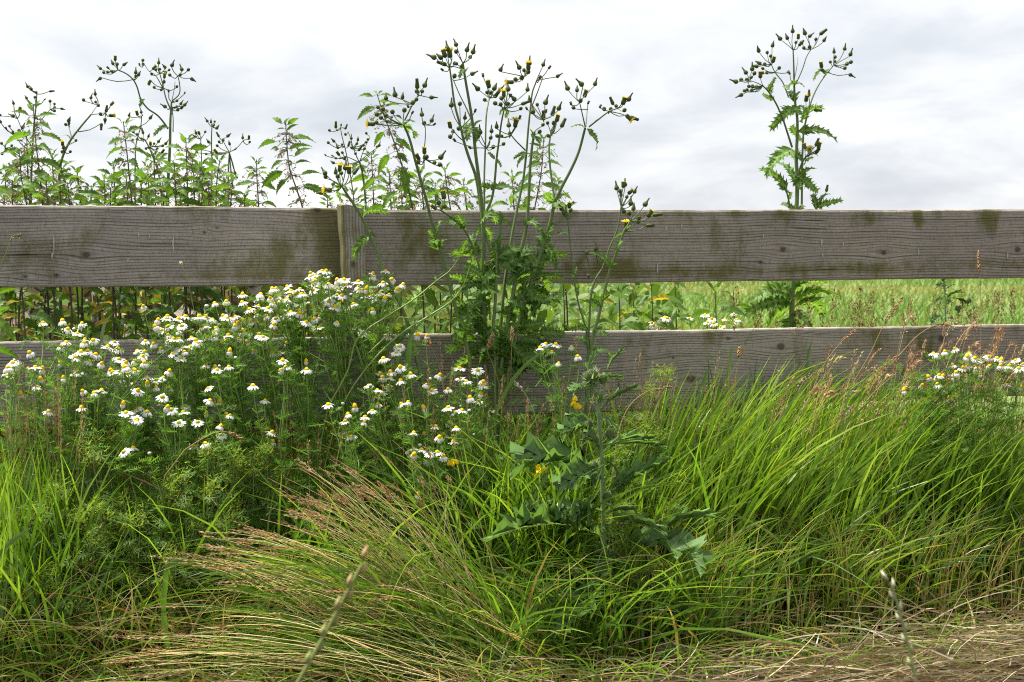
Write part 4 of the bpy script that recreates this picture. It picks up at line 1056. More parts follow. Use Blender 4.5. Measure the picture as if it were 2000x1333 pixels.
def nettle(label, pts, off, nodes, size, fixed=None, seed=1, catk=1.0, yellow=True, group='stinging nettles behind the fence'):
    rnd = random.Random(seed)
    gb = G(pts[-1][0] + rnd.uniform(-45, 45), off - rnd.uniform(0, .15))
    ob = empty('stinging_nettle', gb, label, 'nettle', group)
    bs = np.array(ob.location)
    path = [P(x, y, off) for (x, y) in pts] + [P(pts[-1][0] + rnd.uniform(-22, 22), 600, off)] * (1 if pts[-1][1] < 520 else 0) + [gb]
    sp = smooth_path(path, 6)
    nb = NB()
    tube(nb, sp[::-1], 0.0028, 0.0012, N_STEM, 6, N_STEMG)
    part('stem', nb.mesh('stem', M_STEM, bs), ob)
    seg = np.linalg.norm(np.diff(sp, axis=0), axis=1); cum = np.concatenate([[0], np.cumsum(seg)])
    cat = NB()
    d = 0.006
    az = rnd.uniform(0, 3.14)
    i = 0
    leafs = []
    while d < cum[-1] - 0.30 and i < nodes + 9:
        p = np.array([np.interp(d, cum, sp[:, k]) for k in range(3)])
        f = i / max(1, nodes - 1)
        ln = size * 1.32 * min(1.0, 0.34 + 0.17 * i) * rnd.uniform(.85, 1.15) * (1 if f < .75 else .9)
        for s in (0, math.pi):
            a = az + s + rnd.uniform(-.25, .25)
            el = 0.75 - min(1.15, 0.28 * i) + rnd.uniform(-.2, .2)
            dr = np.array([math.cos(a) * math.cos(el), math.sin(a) * math.cos(el) * .8, math.sin(el)])
            st = p + np.array([math.cos(a), math.sin(a), .25]) * min(.014, ln * .25)
            isy = yellow and p[2] < 0.80 and rnd.random() < .22
            if fixed is None and rnd.random() < (0.97 if p[2] > .85 else .55):
                leafs.append((st, st + dr * ln, isy))
        if i >= 2 and catk > 0 and i < nodes - 1 and p[2] > .8:
            for k in range(int(5 * catk)):
                a = rnd.uniform(0, 6.28)
                q0 = p
                pts_ = [p]
                L = rnd.uniform(.012, .038)
                for j in range(1, 4):
                    pts_.append(p + np.array([math.cos(a) * L * j / 3, math.sin(a) * L * j / 3, (.35 * j / 3 - .75 * (j / 3) ** 2) * L * 1.3]) + np.array([rnd.gauss(0, .0025) for _ in range(3)]))
                tube(cat, pts_, .0008, .0006, (0.17, 0.15, 0.06), 3)
                for j in range(7):
                    b = pts_[rnd.randrange(1, 4)] + np.array([rnd.gauss(0, .003) for _ in range(3)])
                    e = np.array([rnd.gauss(0, 1) for _ in range(3)]) * .0022
                    g2 = np.array([rnd.gauss(0, 1) for _ in range(3)]) * .0018
                    cat.add([b - e, b + g2, b + e, b - g2], [(0, 1, 2, 3)], None, rnd.choice([(.26, .22, .09), (.18, .21, .07), (.30, .24, .12)]))
        az += math.pi / 2
        d += (0.010 + 0.0050 * min(i, 5)) * (size / .055) ** .5
        i += 1
    if fixed is not None:
        for lf in fixed:
            x0, y0, x1, y1 = lf
            dz = rnd.uniform(-.025, .025)
            leafs.append((P(x0, y0, off), P(x1, y1, off + dz), False))
    pet = NB()
    for (a, b, isy) in leafs:
        k = np.argmin(np.linalg.norm(sp - a, axis=1))
        tube(pet, [sp[k], (sp[k] + a) / 2 + np.array([0, 0, .002]), a], .0009, .0008, N_STEMG, 3)
        m = rnd.choice(NETTLE_Y if isy else NETTLE)
        up = (rnd.uniform(-.4, .4), rnd.choice((-1, -1, 1)) * rnd.uniform(.6, 1.5), 1.0)
        part('leaf', m, ob, aim(a, b, up, rnd.uniform(.9, 1.15)))
    if pet.n: part('leaf_stalk', pet.mesh('leaf_stalk', M_STEM, bs), ob, None, 'stuff')
    if cat.n: part('catkin', cat.mesh('catkin', M_STRAW, bs), ob, None, 'stuff')
    return ob


NT = [  # points from the top down, off, nodes, leaf size
    ([(65, 206), (69, 270), (75, 320), (80, 362), (84, 410)], -.22, 12, .055), ([(38, 298), (42, 350), (52, 400)], -.16, 9, .05), ([(241, 238), (248, 300), (258, 400)], -.2, 12, .05), ([(363, 270), (365, 330), (367, 402)], -.18, 10, .052),
    ([(501, 312), (502, 350), (505, 404)], -.3, 9, .038), ([(115, 318), (117, 360), (119, 402)], -.12, 8, .052), ([(150, 330), (154, 370), (158, 402)], -.3, 7, .045), ([(203, 345), (205, 380), (206, 402)], -.14, 7, .05), ([(222, 322), (224, 370), (226, 402)], -.34, 8, .045), ([(430, 310), (424, 350), (422, 404)], -.2, 9, .05), ([(300, 300), (302, 350), (304, 402)], -.3, 9, .045), ([(392, 318), (390, 360), (388, 404)], -.12, 8, .05), ([(340, 318), (342, 360), (344, 404)], -.12, 8, .048), ([(456, 345), (452, 380), (450, 404)], -.26, 7, .045), ([(12, 330), (10, 370), (8, 400)], -.2, 8, .05), ([(640, 384), (640, 400), (640, 410)], -.3, 5, .035), ([(276, 350), (276, 380), (276, 404)], -.1, 7, .05), ([(90, 352), (92, 380), (94, 402)], -.08, 7, .05), ([(178, 362), (178, 384), (178, 404)], -.36, 6, .045), ([(760, 336), (762, 370), (764, 410)], -.3, 8, .048), ([(725, 300), (728, 350), (730, 408)], -.4, 9, .045), ([(868, 326), (872, 360), (880, 410)], -.15, 8, .045), ([(905, 352), (908, 380), (912, 410)], -.3, 7, .042), ([(820, 330), (824, 370), (828, 410)], -.35, 8, .045), ([(1000, 336), (1002, 370), (1004, 410)], -.3, 7, .045), ([(1062, 268), (1058, 330), (1044, 410)], -.2, 11, .05), ([(24, 352), (24, 380), (25, 404)], -.06, 7, .05), ([(52, 262), (54, 330), (58, 404)], -.34, 10, .05), ([(132, 356), (134, 380), (136, 404)], -.2, 7, .048), ([(102, 300), (104, 350), (108, 404)], -.4, 9, .045), ([(216, 366), (216, 384), (216, 404)], -.08, 6, .05), ([(246, 340), (248, 370), (250, 404)], -.08, 8, .05), ([(288, 322), (290, 360), (292, 404)], -.42, 8, .045), ([(318, 350), (318, 380), (320, 404)], -.2, 7, .05), ([(376, 300), (378, 350), (380, 404)], -.4, 9, .045), ([(408, 352), (408, 380), (408, 404)], -.08, 7, .05), ([(440, 350), (440, 380), (440, 404)], -.34, 7, .045), ([(478, 378), (478, 392), (478, 404)], -.2, 6, .04), ([(690, 372), (690, 390), (690, 408)], -.3, 6, .042), ([(782, 350), (784, 380), (786, 410)], -.42, 7, .045), ([(850, 356), (850, 380), (852, 410)], -.4, 7, .045), ([(940, 370), (942, 390), (944, 410)], -.4, 6, .042), ([(1086, 352), (1086, 380), (1088, 412)], -.35, 7, .045)]
N5F = [(539, 277, 504, 291), (552, 314, 529, 332), (552, 335, 511, 367), (562, 350, 540, 382), (568, 272, 617, 280), (564, 292, 610, 287), (576, 306, 608, 291), (576, 320, 608, 319), (588, 342, 628, 340), (592, 364, 647, 392), (550, 242, 531, 231), (556, 244, 566, 230), (562, 244, 584, 231), (560, 256, 584, 244), (556, 252, 540, 254), (545, 292, 528, 294), (572, 398, 560, 404), (600, 402, 610, 396), (590, 366, 620, 366), (550, 262, 540, 264)]
N7F = [(728, 189, 700, 189), (733, 210, 698, 235), (752, 209, 788, 211), (742, 198, 762, 198), (750, 258, 731, 287), (772, 272, 804, 298), (760, 302, 739, 342), (786, 330, 793, 385), (772, 374, 747, 410), (732, 348, 705, 375), (744, 186, 766, 189), (736, 184, 730, 180), (740, 184, 748, 178), (772, 226, 786, 234), (790, 345, 812, 352), (800, 380, 820, 392), (776, 300, 796, 320)]
allN = [(n[0], n[1], n[2], n[3], None) for n in NT] + [([(558, 240), (560, 280), (566, 330), (580, 372), (590, 402)], -.10, 12, .05, N5F), ([(737, 186), (742, 202), (752, 232), (760, 252), (772, 284), (784, 320), (798, 370), (806, 410)], -.10, 16, .05, N7F)]
allN.sort(key=lambda n: n[0][0][0])
for i, n in enumerate(allN):
    if n[4] is N5F: lab = 'solitary large stinging nettle standing against the sky just left of the post'
    elif n[4] is N7F: lab = 'tall arching stinging nettle with a dark stem just right of the post top'
    else: lab = 'stinging nettle behind the top rail, %s from the left among the nettles there' % ORD[i]
    nettle(lab, n[0], n[1], n[2], n[3], n[4], 100 + i, 1.0 if n[4] is None else 1.6)
# nettles seen through the gap on the right
for i, (x, yt, off, nn) in enumerate([(1272, 556, -.25, 8), (1318, 552, -.4, 8), (1208, 560, -.2, 8), (1396, 560, -.3, 8), (1100, 556, -.25, 7), (1432, 566, -.45, 7), (1236, 566, -.5, 7)]):
    nettle('stinging nettle between the rails %s' % ['behind the leftmost of the daisies beyond the fence', 'midway between slender and lone sow thistles', 'right behind the slender sow thistle', 'above the middle daisies beyond the fence', 'at the right edge of the big sow thistle', 'nearest the left of the lone sow thistle stem', 'farthest back, right of the slender sow thistle'][i],
           [(x, yt), (x + 2, yt + 40), (x + 3, yt + 90)], off, nn, .055, None, 300 + i, 1.2, True, 'stinging nettles between the rails')
# short nettles at the left, seen through the gap
for i, (x, yt, off, nn) in enumerate([(30, 572, -.18, 5), (105, 566, -.14, 5), (265, 570, -.2, 5), (195, 580, -.3, 5), (330, 572, -.3, 4), (560, 566, -.2, 4)]):
    nettle('short green nettle between the left boards, %s from the left' % ORD[i], [(x, yt), (x + 1, yt + 50), (x + 2, yt + 110)], off, nn, .06, None, 340 + i, 0.4, True, 'stinging nettles between the left boards')
# big nettle leaves at the left edge in front of the lower board
nettle('stinging nettle cut by the left picture edge in front of the lower board', [(-12, 600), (-14, 680), (-16, 760)], .2, 3, .06, [(-8, 620, 32, 668), (-10, 680, 36, 700), (-10, 610, 20, 600), (-12, 650, -30, 700)], 371, 0.0, False, 'stinging nettles in front of the fence')


# ------------------------------------------------------------------ white daisies (mayweed)
def daisy_meshes():
    pet, disc = [], []
    for (n, droop, ln, cup) in [(15, .28, .0125, 0), (14, .45, .0125, 0), (16, .15, .013, 0), (12, .75, .012, 0), (13, 1.15, .0115, 0), (9, 1.3, .0105, 0), (11, .35, .012, 0)]:
        nb = NB()
        for k in range(n):
            a = 2 * math.pi * k / n + random.uniform(-.12, .12)
            if n < 12 and random.random() < .2: continue
            d = np.array([math.cos(a), math.sin(a), 0]); sd = np.array([-math.sin(a), math.cos(a), 0]); up = np.array([0, 0, 1.0])
            l = ln * random.uniform(.88, 1.08); w = .0024
            dr = droop + random.uniform(-.18, .18)
            pts = []
            p = d * .0042
            for j, (f, ww) in enumerate([(0, .6), (.4, 1.0), (.8, .95), (1.0, .45)]):
                e = dr * (0.4 + f)
                q = d * (.0042 + l * f * math.cos(e)) - up * l * f * math.sin(e)
                pts += [q - sd * w * ww + up * .0004, q + sd * w * ww + up * .0004]
            nb.add(pts, [(0, 1, 3, 2), (2, 3, 5, 4), (4, 5, 7, 6)], None, (.82, .82, .80))
        pet.append(nb.mesh('white_petals', M_PETAL))
    for (h, r, c) in [(.0055, .0056, (.75, .52, .02)), (.0075, .0056, (.74, .50, .018)), (.0105, .0058, (.70, .45, .015)), (.005, .0058, (.42, .38, .03))]:
        nb = NB()
        prof = [(r * .9, -.001)] + [(r * math.cos(x), h * math.sin(x)) for x in (0, .45, .9, 1.3)] + [(0.0002, h)]
        lathe(nb, prof, [(.16, .22, .05)] + [np.array(c) * k for k in (.9, 1, 1, 1, .95)], 9)
        disc.append(nb.mesh('yellow_disc', M_DISC))
    nb = NB()
    lathe(nb, [(.0005, -.003), (.0035, 0), (.0042, .003), (.0034, .006), (.0004, .0075)], [(.1, .16, .04), (.12, .2, .05), (.2, .26, .1), (.7, .7, .62), (.78, .78, .72)], 8)
    return pet, disc, nb.mesh('bud', M_HEAD)


PETALS, DISCS, DBUD = daisy_meshes()


def zs(ox, oy, lst, kind=None):
    out = []
    for e in lst:
        k = e[2] if len(e) > 2 else 'n'
        out.append((ox + e[0] / 5.0, oy + e[1] / 5.0, k))
    return out


FL = []
FL += zs(0, 550, [(420, 405), (610, 390), (660, 465), (755, 510), (800, 415, 'd'), (830, 570), (820, 600), (910, 575), (645, 595), (605, 635, 'd'), (790, 695), (855, 680), (740, 740), (935, 715), (870, 785), (990, 805, 'd'), (925, 770), (1048, 645), (1118, 595, 'g'), (1150, 660), (1160, 760, 'g'), (125, 795), (75, 845), (75, 920), (275, 865, 'c'), (345, 840), (415, 865, 'c'), (400, 960, 'c'), (590, 805, 'c'), (620, 950, 'c'), (760, 890, 'g'), (360, 1030), (205, 1110, 'c'), (1105, 915, 'c'), (990, 1070), (870, 1150), (795, 1240), (470, 1275), (290, 700, 'd'), (1400, 245, 'd')])
FL += zs(200, 550, [(620, 365), (635, 340), (740, 370), (810, 345), (945, 350), (1010, 350), (1075, 375), (1000, 440), (1090, 505), (1025, 555), (1095, 545), (1180, 335), (1215, 360), (1300, 345), (1265, 385, 'd'), (1330, 420, 'c'), (1375, 385, 'c'), (1445, 405), (1095, 215), (1210, 195), (1370, 130), (1365, 205), (1440, 275), (1520, 245), (1545, 130), (1520, 170), (1615, 265), (1500, 325, 'd'), (1605, 345, 'd'), (1680, 225), (1640, 165), (1840, 305), (1925, 315, 'd'), (1670, 425, 'd'), (1905, 360, 'd'), (1950, 380), (1985, 400), (515, 445, 'd'), (580, 475, 'g'), (640, 440), (775, 435, 'g'), (760, 490), (645, 525), (690, 570), (745, 565), (870, 550), (915, 580), (920, 605), (860, 640), (750, 650, 'g'), (840, 680), (690, 705), (800, 690), (420, 585), (500, 610), (230, 795), (320, 775), (340, 680), (410, 695), (395, 735), (1230, 530), (1265, 565), (1330, 560), (1375, 495, 'c'), (1530, 525), (1175, 630, 'c'), (1245, 685, 'c'), (1465, 685, 'c'), (1805, 610, 'c'), (1655, 710, 'c'), (1730, 700), (1760, 775), (1795, 840), (1015, 820), (1120, 870), (1135, 905), (1235, 835), (655, 880), (430, 940), (525, 965, 'g'), (595, 940), (270, 995), (345, 1070), (440, 1000, 'c'), (640, 1040), (635, 1060), (525, 1040), (585, 1130, 'g'), (570, 1200), (670, 1255, 'g'), (790, 1280, 'g'), (815, 1220, 'g'), (350, 1240), (435, 1275), (230, 1285), (290, 1280), (425, 1315), (1050, 1165), (1145, 1175, 'c'), (1270, 1225), (1015, 1295, 'c'), (1215, 1310, 'c'), (1470, 1020), (1590, 1165), (1695, 70), (1805, 50), (1840, 95), (1875, 130), (1830, 140), (1700, 150), (1735, 195), (1805, 180), (1835, 215), (1945, 125), (1975, 125), (1930, 75), (310, 870), (240, 905), (190, 890)])
FL += zs(420, 510, [(935, 120), (925, 160), (1045, 100), (1085, 105), (980, 195), (1065, 195, 'w'), (960, 235), (960, 290), (1110, 230), (1195, 190), (1260, 185), (1280, 240), (1400, 205), (1400, 255), (1410, 285), (1140, 280), (1215, 280), (1070, 300), (1195, 335), (1110, 185, 'w'), (1540, 125), (1540, 155), (1665, 100), (1725, 180), (1640, 215), (1835, 235, 'd'), (1775, 285, 'c'), (1535, 345), (1700, 330), (1610, 320), (1640, 360), (1435, 375, 'w'), (1470, 380, 'w'), (1110, 390, 'g'), (1145, 425), (1080, 460, 'c'), (1170, 455), (1240, 420, 'c'), (1290, 470, 'c'), (1350, 425), (1025, 545, 'c'), (1095, 625, 'c'), (1190, 600), (1015, 655), (1380, 660), (1430, 710), (1675, 745), (1800, 835, 'g'), (1645, 955), (1810, 1040), (1910, 1110), (1640, 1140), (1610, 1165), (1500, 1220), (1810, 1175), (1700, 1225), (1585, 1265), (1640, 1290), (660, 970), (690, 1040), (890, 985, 'c'), (850, 575), (890, 600), (825, 510, 'c'), (810, 560, 'c'), (740, 505), (1735, 945, 'w'), (1505, 715, 'w'), (1560, 610, 'w'), (685, 500, 'w'), (740, 585, 'w')])
FL += zs(180, 720, [(370, 560), (435, 520), (400, 775), (310, 815, 'g'), (990, 765), (1105, 735), (1105, 780), (1760, 720, 'd'), (1755, 630), (1255, 565, 'd'), (1030, 525, 'g'), (845, 530, 'g'), (400, 730, 'w')])
FL += zs(600, 660, [(205, 655), (635, 715), (690, 650), (565, 775), (370, 820), (855, 775), (835, 745), (665, 580), (600, 470), (985, 630), (915, 425), (920, 650), (880, 690), (1165, 460), (1220, 520), (1375, 505), (1490, 300), (1665, 320, 'g'), (1295, 370, 'd'), (1495, 400), (1555, 430), (1720, 430), (1720, 465), (1700, 550, 'd'), (1590, 590), (1675, 625), (1830, 725), (1375, 685), (1450, 730), (1510, 710), (1385, 830), (1455, 885), (1255, 870), (1040, 935), (1145, 945), (1290, 975, 'd'), (1330, 945), (1475, 1065), (1270, 1120), (1115, 1095), (1320, 1085, 'w'), (1065, 1095, 'g'), (1195, 415, 'w'), (1580, 730, 'w'), (1625, 960, 'w'), (550, 550, 'w'), (350, 660, 'w'), (1120, 690, 'w'), (1100, 1385), (1175, 1390), (1080, 1540, 'c'), (420, 970), (440, 965)])
FL += [(1066, 672, 'n'), (1085, 674, 'n'), (1055, 681, 'n'), (1078, 688, 'n'), (1116, 678, 'n'), (1128, 697, 'n'), (1091, 710, 'n')]
_r = random.Random(31)
for _k in range(105):
    _b = FL[_r.randrange(len(FL))]
    FL.append((_b[0] + _r.gauss(0, 17), max(538, _b[1] + _r.gauss(4, 15)), _r.choice(['n', 'n', 'd', 'c', 'w', 'w', 'g', 'd'])))
FR = zs(1600, 540, [(1115, 755), (1150, 770), (1225, 740), (1325, 710), (1440, 795, 'c'), (1465, 755), (1520, 800), (1550, 820), (1650, 785), (1735, 800), (1780, 825, 'c'), (1660, 880, 'd'), (1770, 875, 'd'), (1605, 905), (1550, 890), (1530, 910), (1400, 895), (1455, 880), (1300, 870), (1855, 880), (1805, 905), (1900, 960, 'c'), (1920, 820), (1335, 945, 'd'), (1325, 995, 'c'), (1405, 995, 'c'), (1145, 1000, 'c'), (1205, 975), (1170, 970), (1070, 990, 'c'), (1000, 1075, 'c'), (1155, 1060), (1145, 1090), (830, 1120, 'c'), (1115, 1140, 'c'), (1175, 1120), (1090, 1200, 'c'), (1270, 1195, 'c'), (1580, 960, 'c'), (1345, 1160, 'c'), (1965, 1090, 'c'), (1985, 860), (1830, 1060), (1725, 1160), (1950, 900)])
FB = zs(1250, 540, [(115, 455), (130, 485), (180, 480), (225, 490), (240, 410), (265, 410), (635, 380), (700, 420), (480, 415), (830, 420), (915, 370), (945, 425), (920, 460), (790, 495), (660, 450), (720, 465), (210, 430), (150, 515), (250, 520)])


def feather(nb, A, d, L, rnd, col, nseg=7):
    """a thread-leaved feathery leaf"""
    d = d / np.linalg.norm(d)
    side = np.cross(d, np.array([rnd.uniform(-1, 1), rnd.uniform(-1, 1), .6])); side /= np.linalg.norm(side) + 1e-6
    nrm = np.cross(side, d)
    w = .0012
    end = A + d * L + np.array([0, 0, -.15 * L])
    nb.add([A - nrm * w, A + nrm * w, end + nrm * w * .5, end - nrm * w * .5], [(0, 1, 2, 3)], None, col)
    for k in range(nseg):
        f = .2 + .75 * k / nseg
        b = A + (end - A) * f
        for s in (-1, 1):
            l = L * .34 * (1 - .5 * f) * rnd.uniform(.6, 1.2)
            t = b + (side * s * .8 + d * .6 + nrm * rnd.uniform(-.5, .5)) * l
            nb.add([b - d * w, b + d * w, t], None, [(0, 1, 2)], col)
            if l > .006:
                m_ = b + (t - b) * .55
                for s2 in (-1, 1):
                    t2 = m_ + (d * .7 * s2 + side * s * .5 + nrm * rnd.uniform(-.4, .4)) * l * .42
                    nb.add([m_ - d * w * .6, m_ + d * w * .6, t2], None, [(0, 1, 2)], col)


def daisy_plant(label, flowers, basex, boff, offs, seed, group, fsc=1.0, foliage=1.0):
    rnd = random.Random(seed)
    gb = G(basex, boff)
    ob = empty('white_daisy_plant', gb, label, 'daisy plant', group)
    bs = np.array(ob.location)
    st = NB(); fo = NB()
    pts3 = [P(x, y, o) for (x, y, k), o in zip(flowers, offs)]
    cen = np.mean(pts3, axis=0)
    nhub = max(1, len(flowers) // 5)
    hubs = []
    for h in range(nhub):
        fl = pts3[rnd.randrange(len(pts3))]
        f = rnd.uniform(.45, .72)
        hub = gb + (fl - gb) * f + np.array([rnd.uniform(-.03, .03), rnd.uniform(-.03, .03), rnd.uniform(-.02, .04)])
        mid = gb + (hub - gb) * .5 + np.array([rnd.uniform(-.02, .02), rnd.uniform(-.02, .02), .02])
        pth = smooth_path([gb + np.array([rnd.uniform(-.02, .02), rnd.uniform(-.02, .02), 0]), mid, hub], 4)
        tube(st, pth, .0024, .0018, (.18, .26, .06), 5, (.21, .31, .065))
        hubs.append(hub)
        for q in pth[3:]:
            for _ in range(int(5 * foliage)):
                a = rnd.uniform(0, 6.28)
                feather(fo, q, np.array([math.cos(a), math.sin(a), rnd.uniform(.1, .9)]), rnd.uniform(.03, .055), rnd, rnd.choice([(.16, .31, .05), (.20, .36, .06), (.12, .25, .04)]))
    for (x, y, k), p in zip(flowers, pts3):
        hub = min(hubs, key=lambda h: np.linalg.norm((h - p) * np.array([1.4, 1.0, .6])) + 3 * max(0, h[2] - p[2] + .02))
        d = p - hub
        c = hub + d * .5 + np.array([rnd.uniform(-.012, .012), rnd.uniform(-.012, .012), .01])
        tilt = rnd.uniform(0, .55)
        a = rnd.uniform(0, 6.28)
        ax = np.array([math.cos(a) * tilt + .25 * d[0] / (np.linalg.norm(d) + 1e-6), math.sin(a) * tilt - .12, 1.0])
        if k == 'g': ax += np.array([0, -.35, -.1])
        ax /= np.linalg.norm(ax)
        foot = p - ax * .0035
        pth = smooth_path([hub, c, foot - ax * .02, foot], 3)
        tube(st, pth, .0014, .0011, (.19, .29, .06), 4, (.22, .33, .07))
        for q in pth[1:-2]:
            for _ in range(2):
                a = rnd.uniform(0, 6.28)
                feather(fo, q, np.array([math.cos(a), math.sin(a), rnd.uniform(.2, 1.2)]), rnd.uniform(.018, .04), rnd, rnd.choice([(.17, .32, .05), (.21, .37, .06), (.13, .26, .045)]), 5)
        s = fsc * rnd.uniform(.78, 1.06)
        M = orient(p, ax, s, rnd.uniform(0, 6.28))
        if k == 'w':
            part('flower_bud', DBUD, ob, orient(p, ax, s * rnd.uniform(.9, 1.3), 0))
            continue
        pi = {'n': rnd.choice([0, 1, 1, 2, 3, 6]), 'd': rnd.choice([3, 4]), 'c': rnd.choice([4, 5]), 'g': rnd.choice([0, 2])}[k]
        di = {'n': rnd.choice([0, 0, 1]), 'd': 1, 'c': 2, 'g': 3}[k]
        o = part('flower_head', PETALS[pi], ob, M)
        sub('yellow_disc', DISCS[di], o)
    # lower feathery foliage
    for _ in range(int(260 * foliage)):
        f = rnd.random()
        a = rnd.uniform(0, 6.28)
        q = gb + (cen - gb) * f * .9 + np.array([rnd.gauss(0, .06), rnd.gauss(0, .045), rnd.gauss(0, .03)])
        q[2] = max(.01, q[2])
        feather(fo, q, np.array([math.cos(a), math.sin(a), rnd.uniform(.1, 1)]), rnd.uniform(.03, .06), rnd, rnd.choice([(.12, .25, .04), (.16, .31, .05), (.09, .20, .035)]))
    part('stem', st.mesh('stem', M_STEM, bs), ob)
    part('feathery_leaf', fo.mesh('feathery_leaf', M_FINE, bs), ob, None, 'stuff')
    return ob


def cluster(flowers, cents):
    cl = [[] for _ in cents]
    for f in flowers:
        k = min(range(len(cents)), key=lambda i: math.hypot(cents[i][0] - f[0], (cents[i][1] - f[1]) * 1.1))
        cl[k].append(f)
    return cl


DC = [(30, 730, 60, 'cut by the left picture edge in front of the lower board'), (85, 660, 110, 'peeping over the lower board near the left edge'), (125, 690, 150, 'dense at the lower board top, left of the broken board'), (190, 710, 205, 'in front of the lower board below the broken board'), (120, 790, 130, 'with few flowers low in the left grass'), (260, 740, 260, 'in the middle of the left lower board'), (320, 735, 330, 'packed with open flowers halfway along the left lower board'), (270, 815, 300, 'low below the left lower board, bunched flowers'), (360, 810, 390, 'with drooping greenish flowers below the left lower board'), (330, 640, 370, 'standing in the gap left of centre with a row of level flowers'), (390, 660, 430, 'with a straight row of flowers along the top of the lower board'), (440, 700, 520, 'with bare yellow cones in front of the lower board'), (440, 615, 520, 'stretching up towards the rail gap right of the row of level flowers'), (510, 610, 600, 'dense under the bottom edge of the top rail left of the post'), (570, 590, 650, 'crowded right under the top rail, nearest the post'), (620, 560, 690, 'reaching up over the bottom edge of the top rail beside the post'), (640, 600, 720, 'overlapping the foot of the post'), (690, 570, 730, 'in front of the post itself'), (750, 560, 770, 'just right of the post, flowering against the top rail'), (590, 670, 640, 'with conical flower heads left of the post foot'), (440, 740, 520, 'thinly flowered in front of the left lower board centre'), (520, 760, 600, 'low and sparse left of the post foot'), (540, 880, 580, 'lowest of those left of the post, in the deep grass'), (640, 800, 680, 'with one clear white flower below the post foot'), (730, 700, 770, 'right of the post foot beside the cleavers stem'), (730, 770, 760, 'scattered low to the right of the post'), (760, 745, 790, 'small flowered right of the post in front of the right lower board'), (830, 760, 840, 'halfway between the post and the big sow thistle'), (930, 760, 920, 'just left of the base of the big sow thistle'), (880, 830, 880, 'bright and open in the grass below the big sow thistle, upper'), (840, 870, 850, 'bright and open in the grass below the big sow thistle, lower'), (1090, 690, 1090, 'sparse against the right lower board, right of the big sow thistle')]
cl = cluster(FL, [(c[0], c[1]) for c in DC])
for i, (c, fl) in enumerate(zip(DC, cl)):
    if not fl: continue
    rr = random.Random(500 + i)
    offs = [0.10 + 0.14 * rr.random() + max(0, (f[1] - 600)) / 300 * .22 for f in fl]
    mo = sum(offs) / len(offs)
    bx = c[2] + (10 if c[0] < 300 else 25)
    daisy_plant('white daisy plant ' + c[3], fl, bx, mo + .05, offs, 900 + i, 'white daisies along the fence', 1.0 if c[1] < 820 else 1.05, .25 if 'post' in c[3] and 'foot' in c[3] or 'post itself' in c[3] else .8)
RC = [(1830, 695, 1835, 'at the left side of the right-hand daisy patch, topmost'), (1890, 700, 1890, 'in the middle of the right-hand daisy patch'), (1950, 715, 1950, 'nearest the right picture edge, upper'), (1830, 740, 1840, 'with bare yellow cones low in the right-hand daisy patch'), (1870, 735, 1880, 'with drooped petals in the right-hand daisy patch, lower middle'), (1970, 760, 1975, 'lowest by the right picture edge'), (1770, 765, 1775, 'with a single yellow cone left of the right-hand daisy patch')]
cl = cluster(FR, [(c[0], c[1]) for c in RC])
for i, (c, fl) in enumerate(zip(RC, cl)):
    if fl: daisy_plant('white daisy plant ' + c[3], fl, c[2], .4, [.34 + .1 * random.random() for _ in fl], 960 + i, 'white daisies in the right-hand patch', 1.0, .8)
BC = [(1285, 630, 1285, 'behind the fence, leftmost flowers over the right lower board'), (1385, 630, 1390, 'behind the fence, middle of the flowers over the right lower board'), (1430, 620, 1432, 'behind the fence, its flowers nearest the lone sow thistle stem')]
cl = cluster(FB, [(c[0], c[1]) for c in BC])
for i, (c, fl) in enumerate(zip(BC, cl)):
    if fl: daisy_plant('white daisy plant ' + c[3], fl, c[2], -.3, [-.25 + .1 * random.random() for _ in fl], 980 + i, 'white daisies behind the fence', .95, .8)


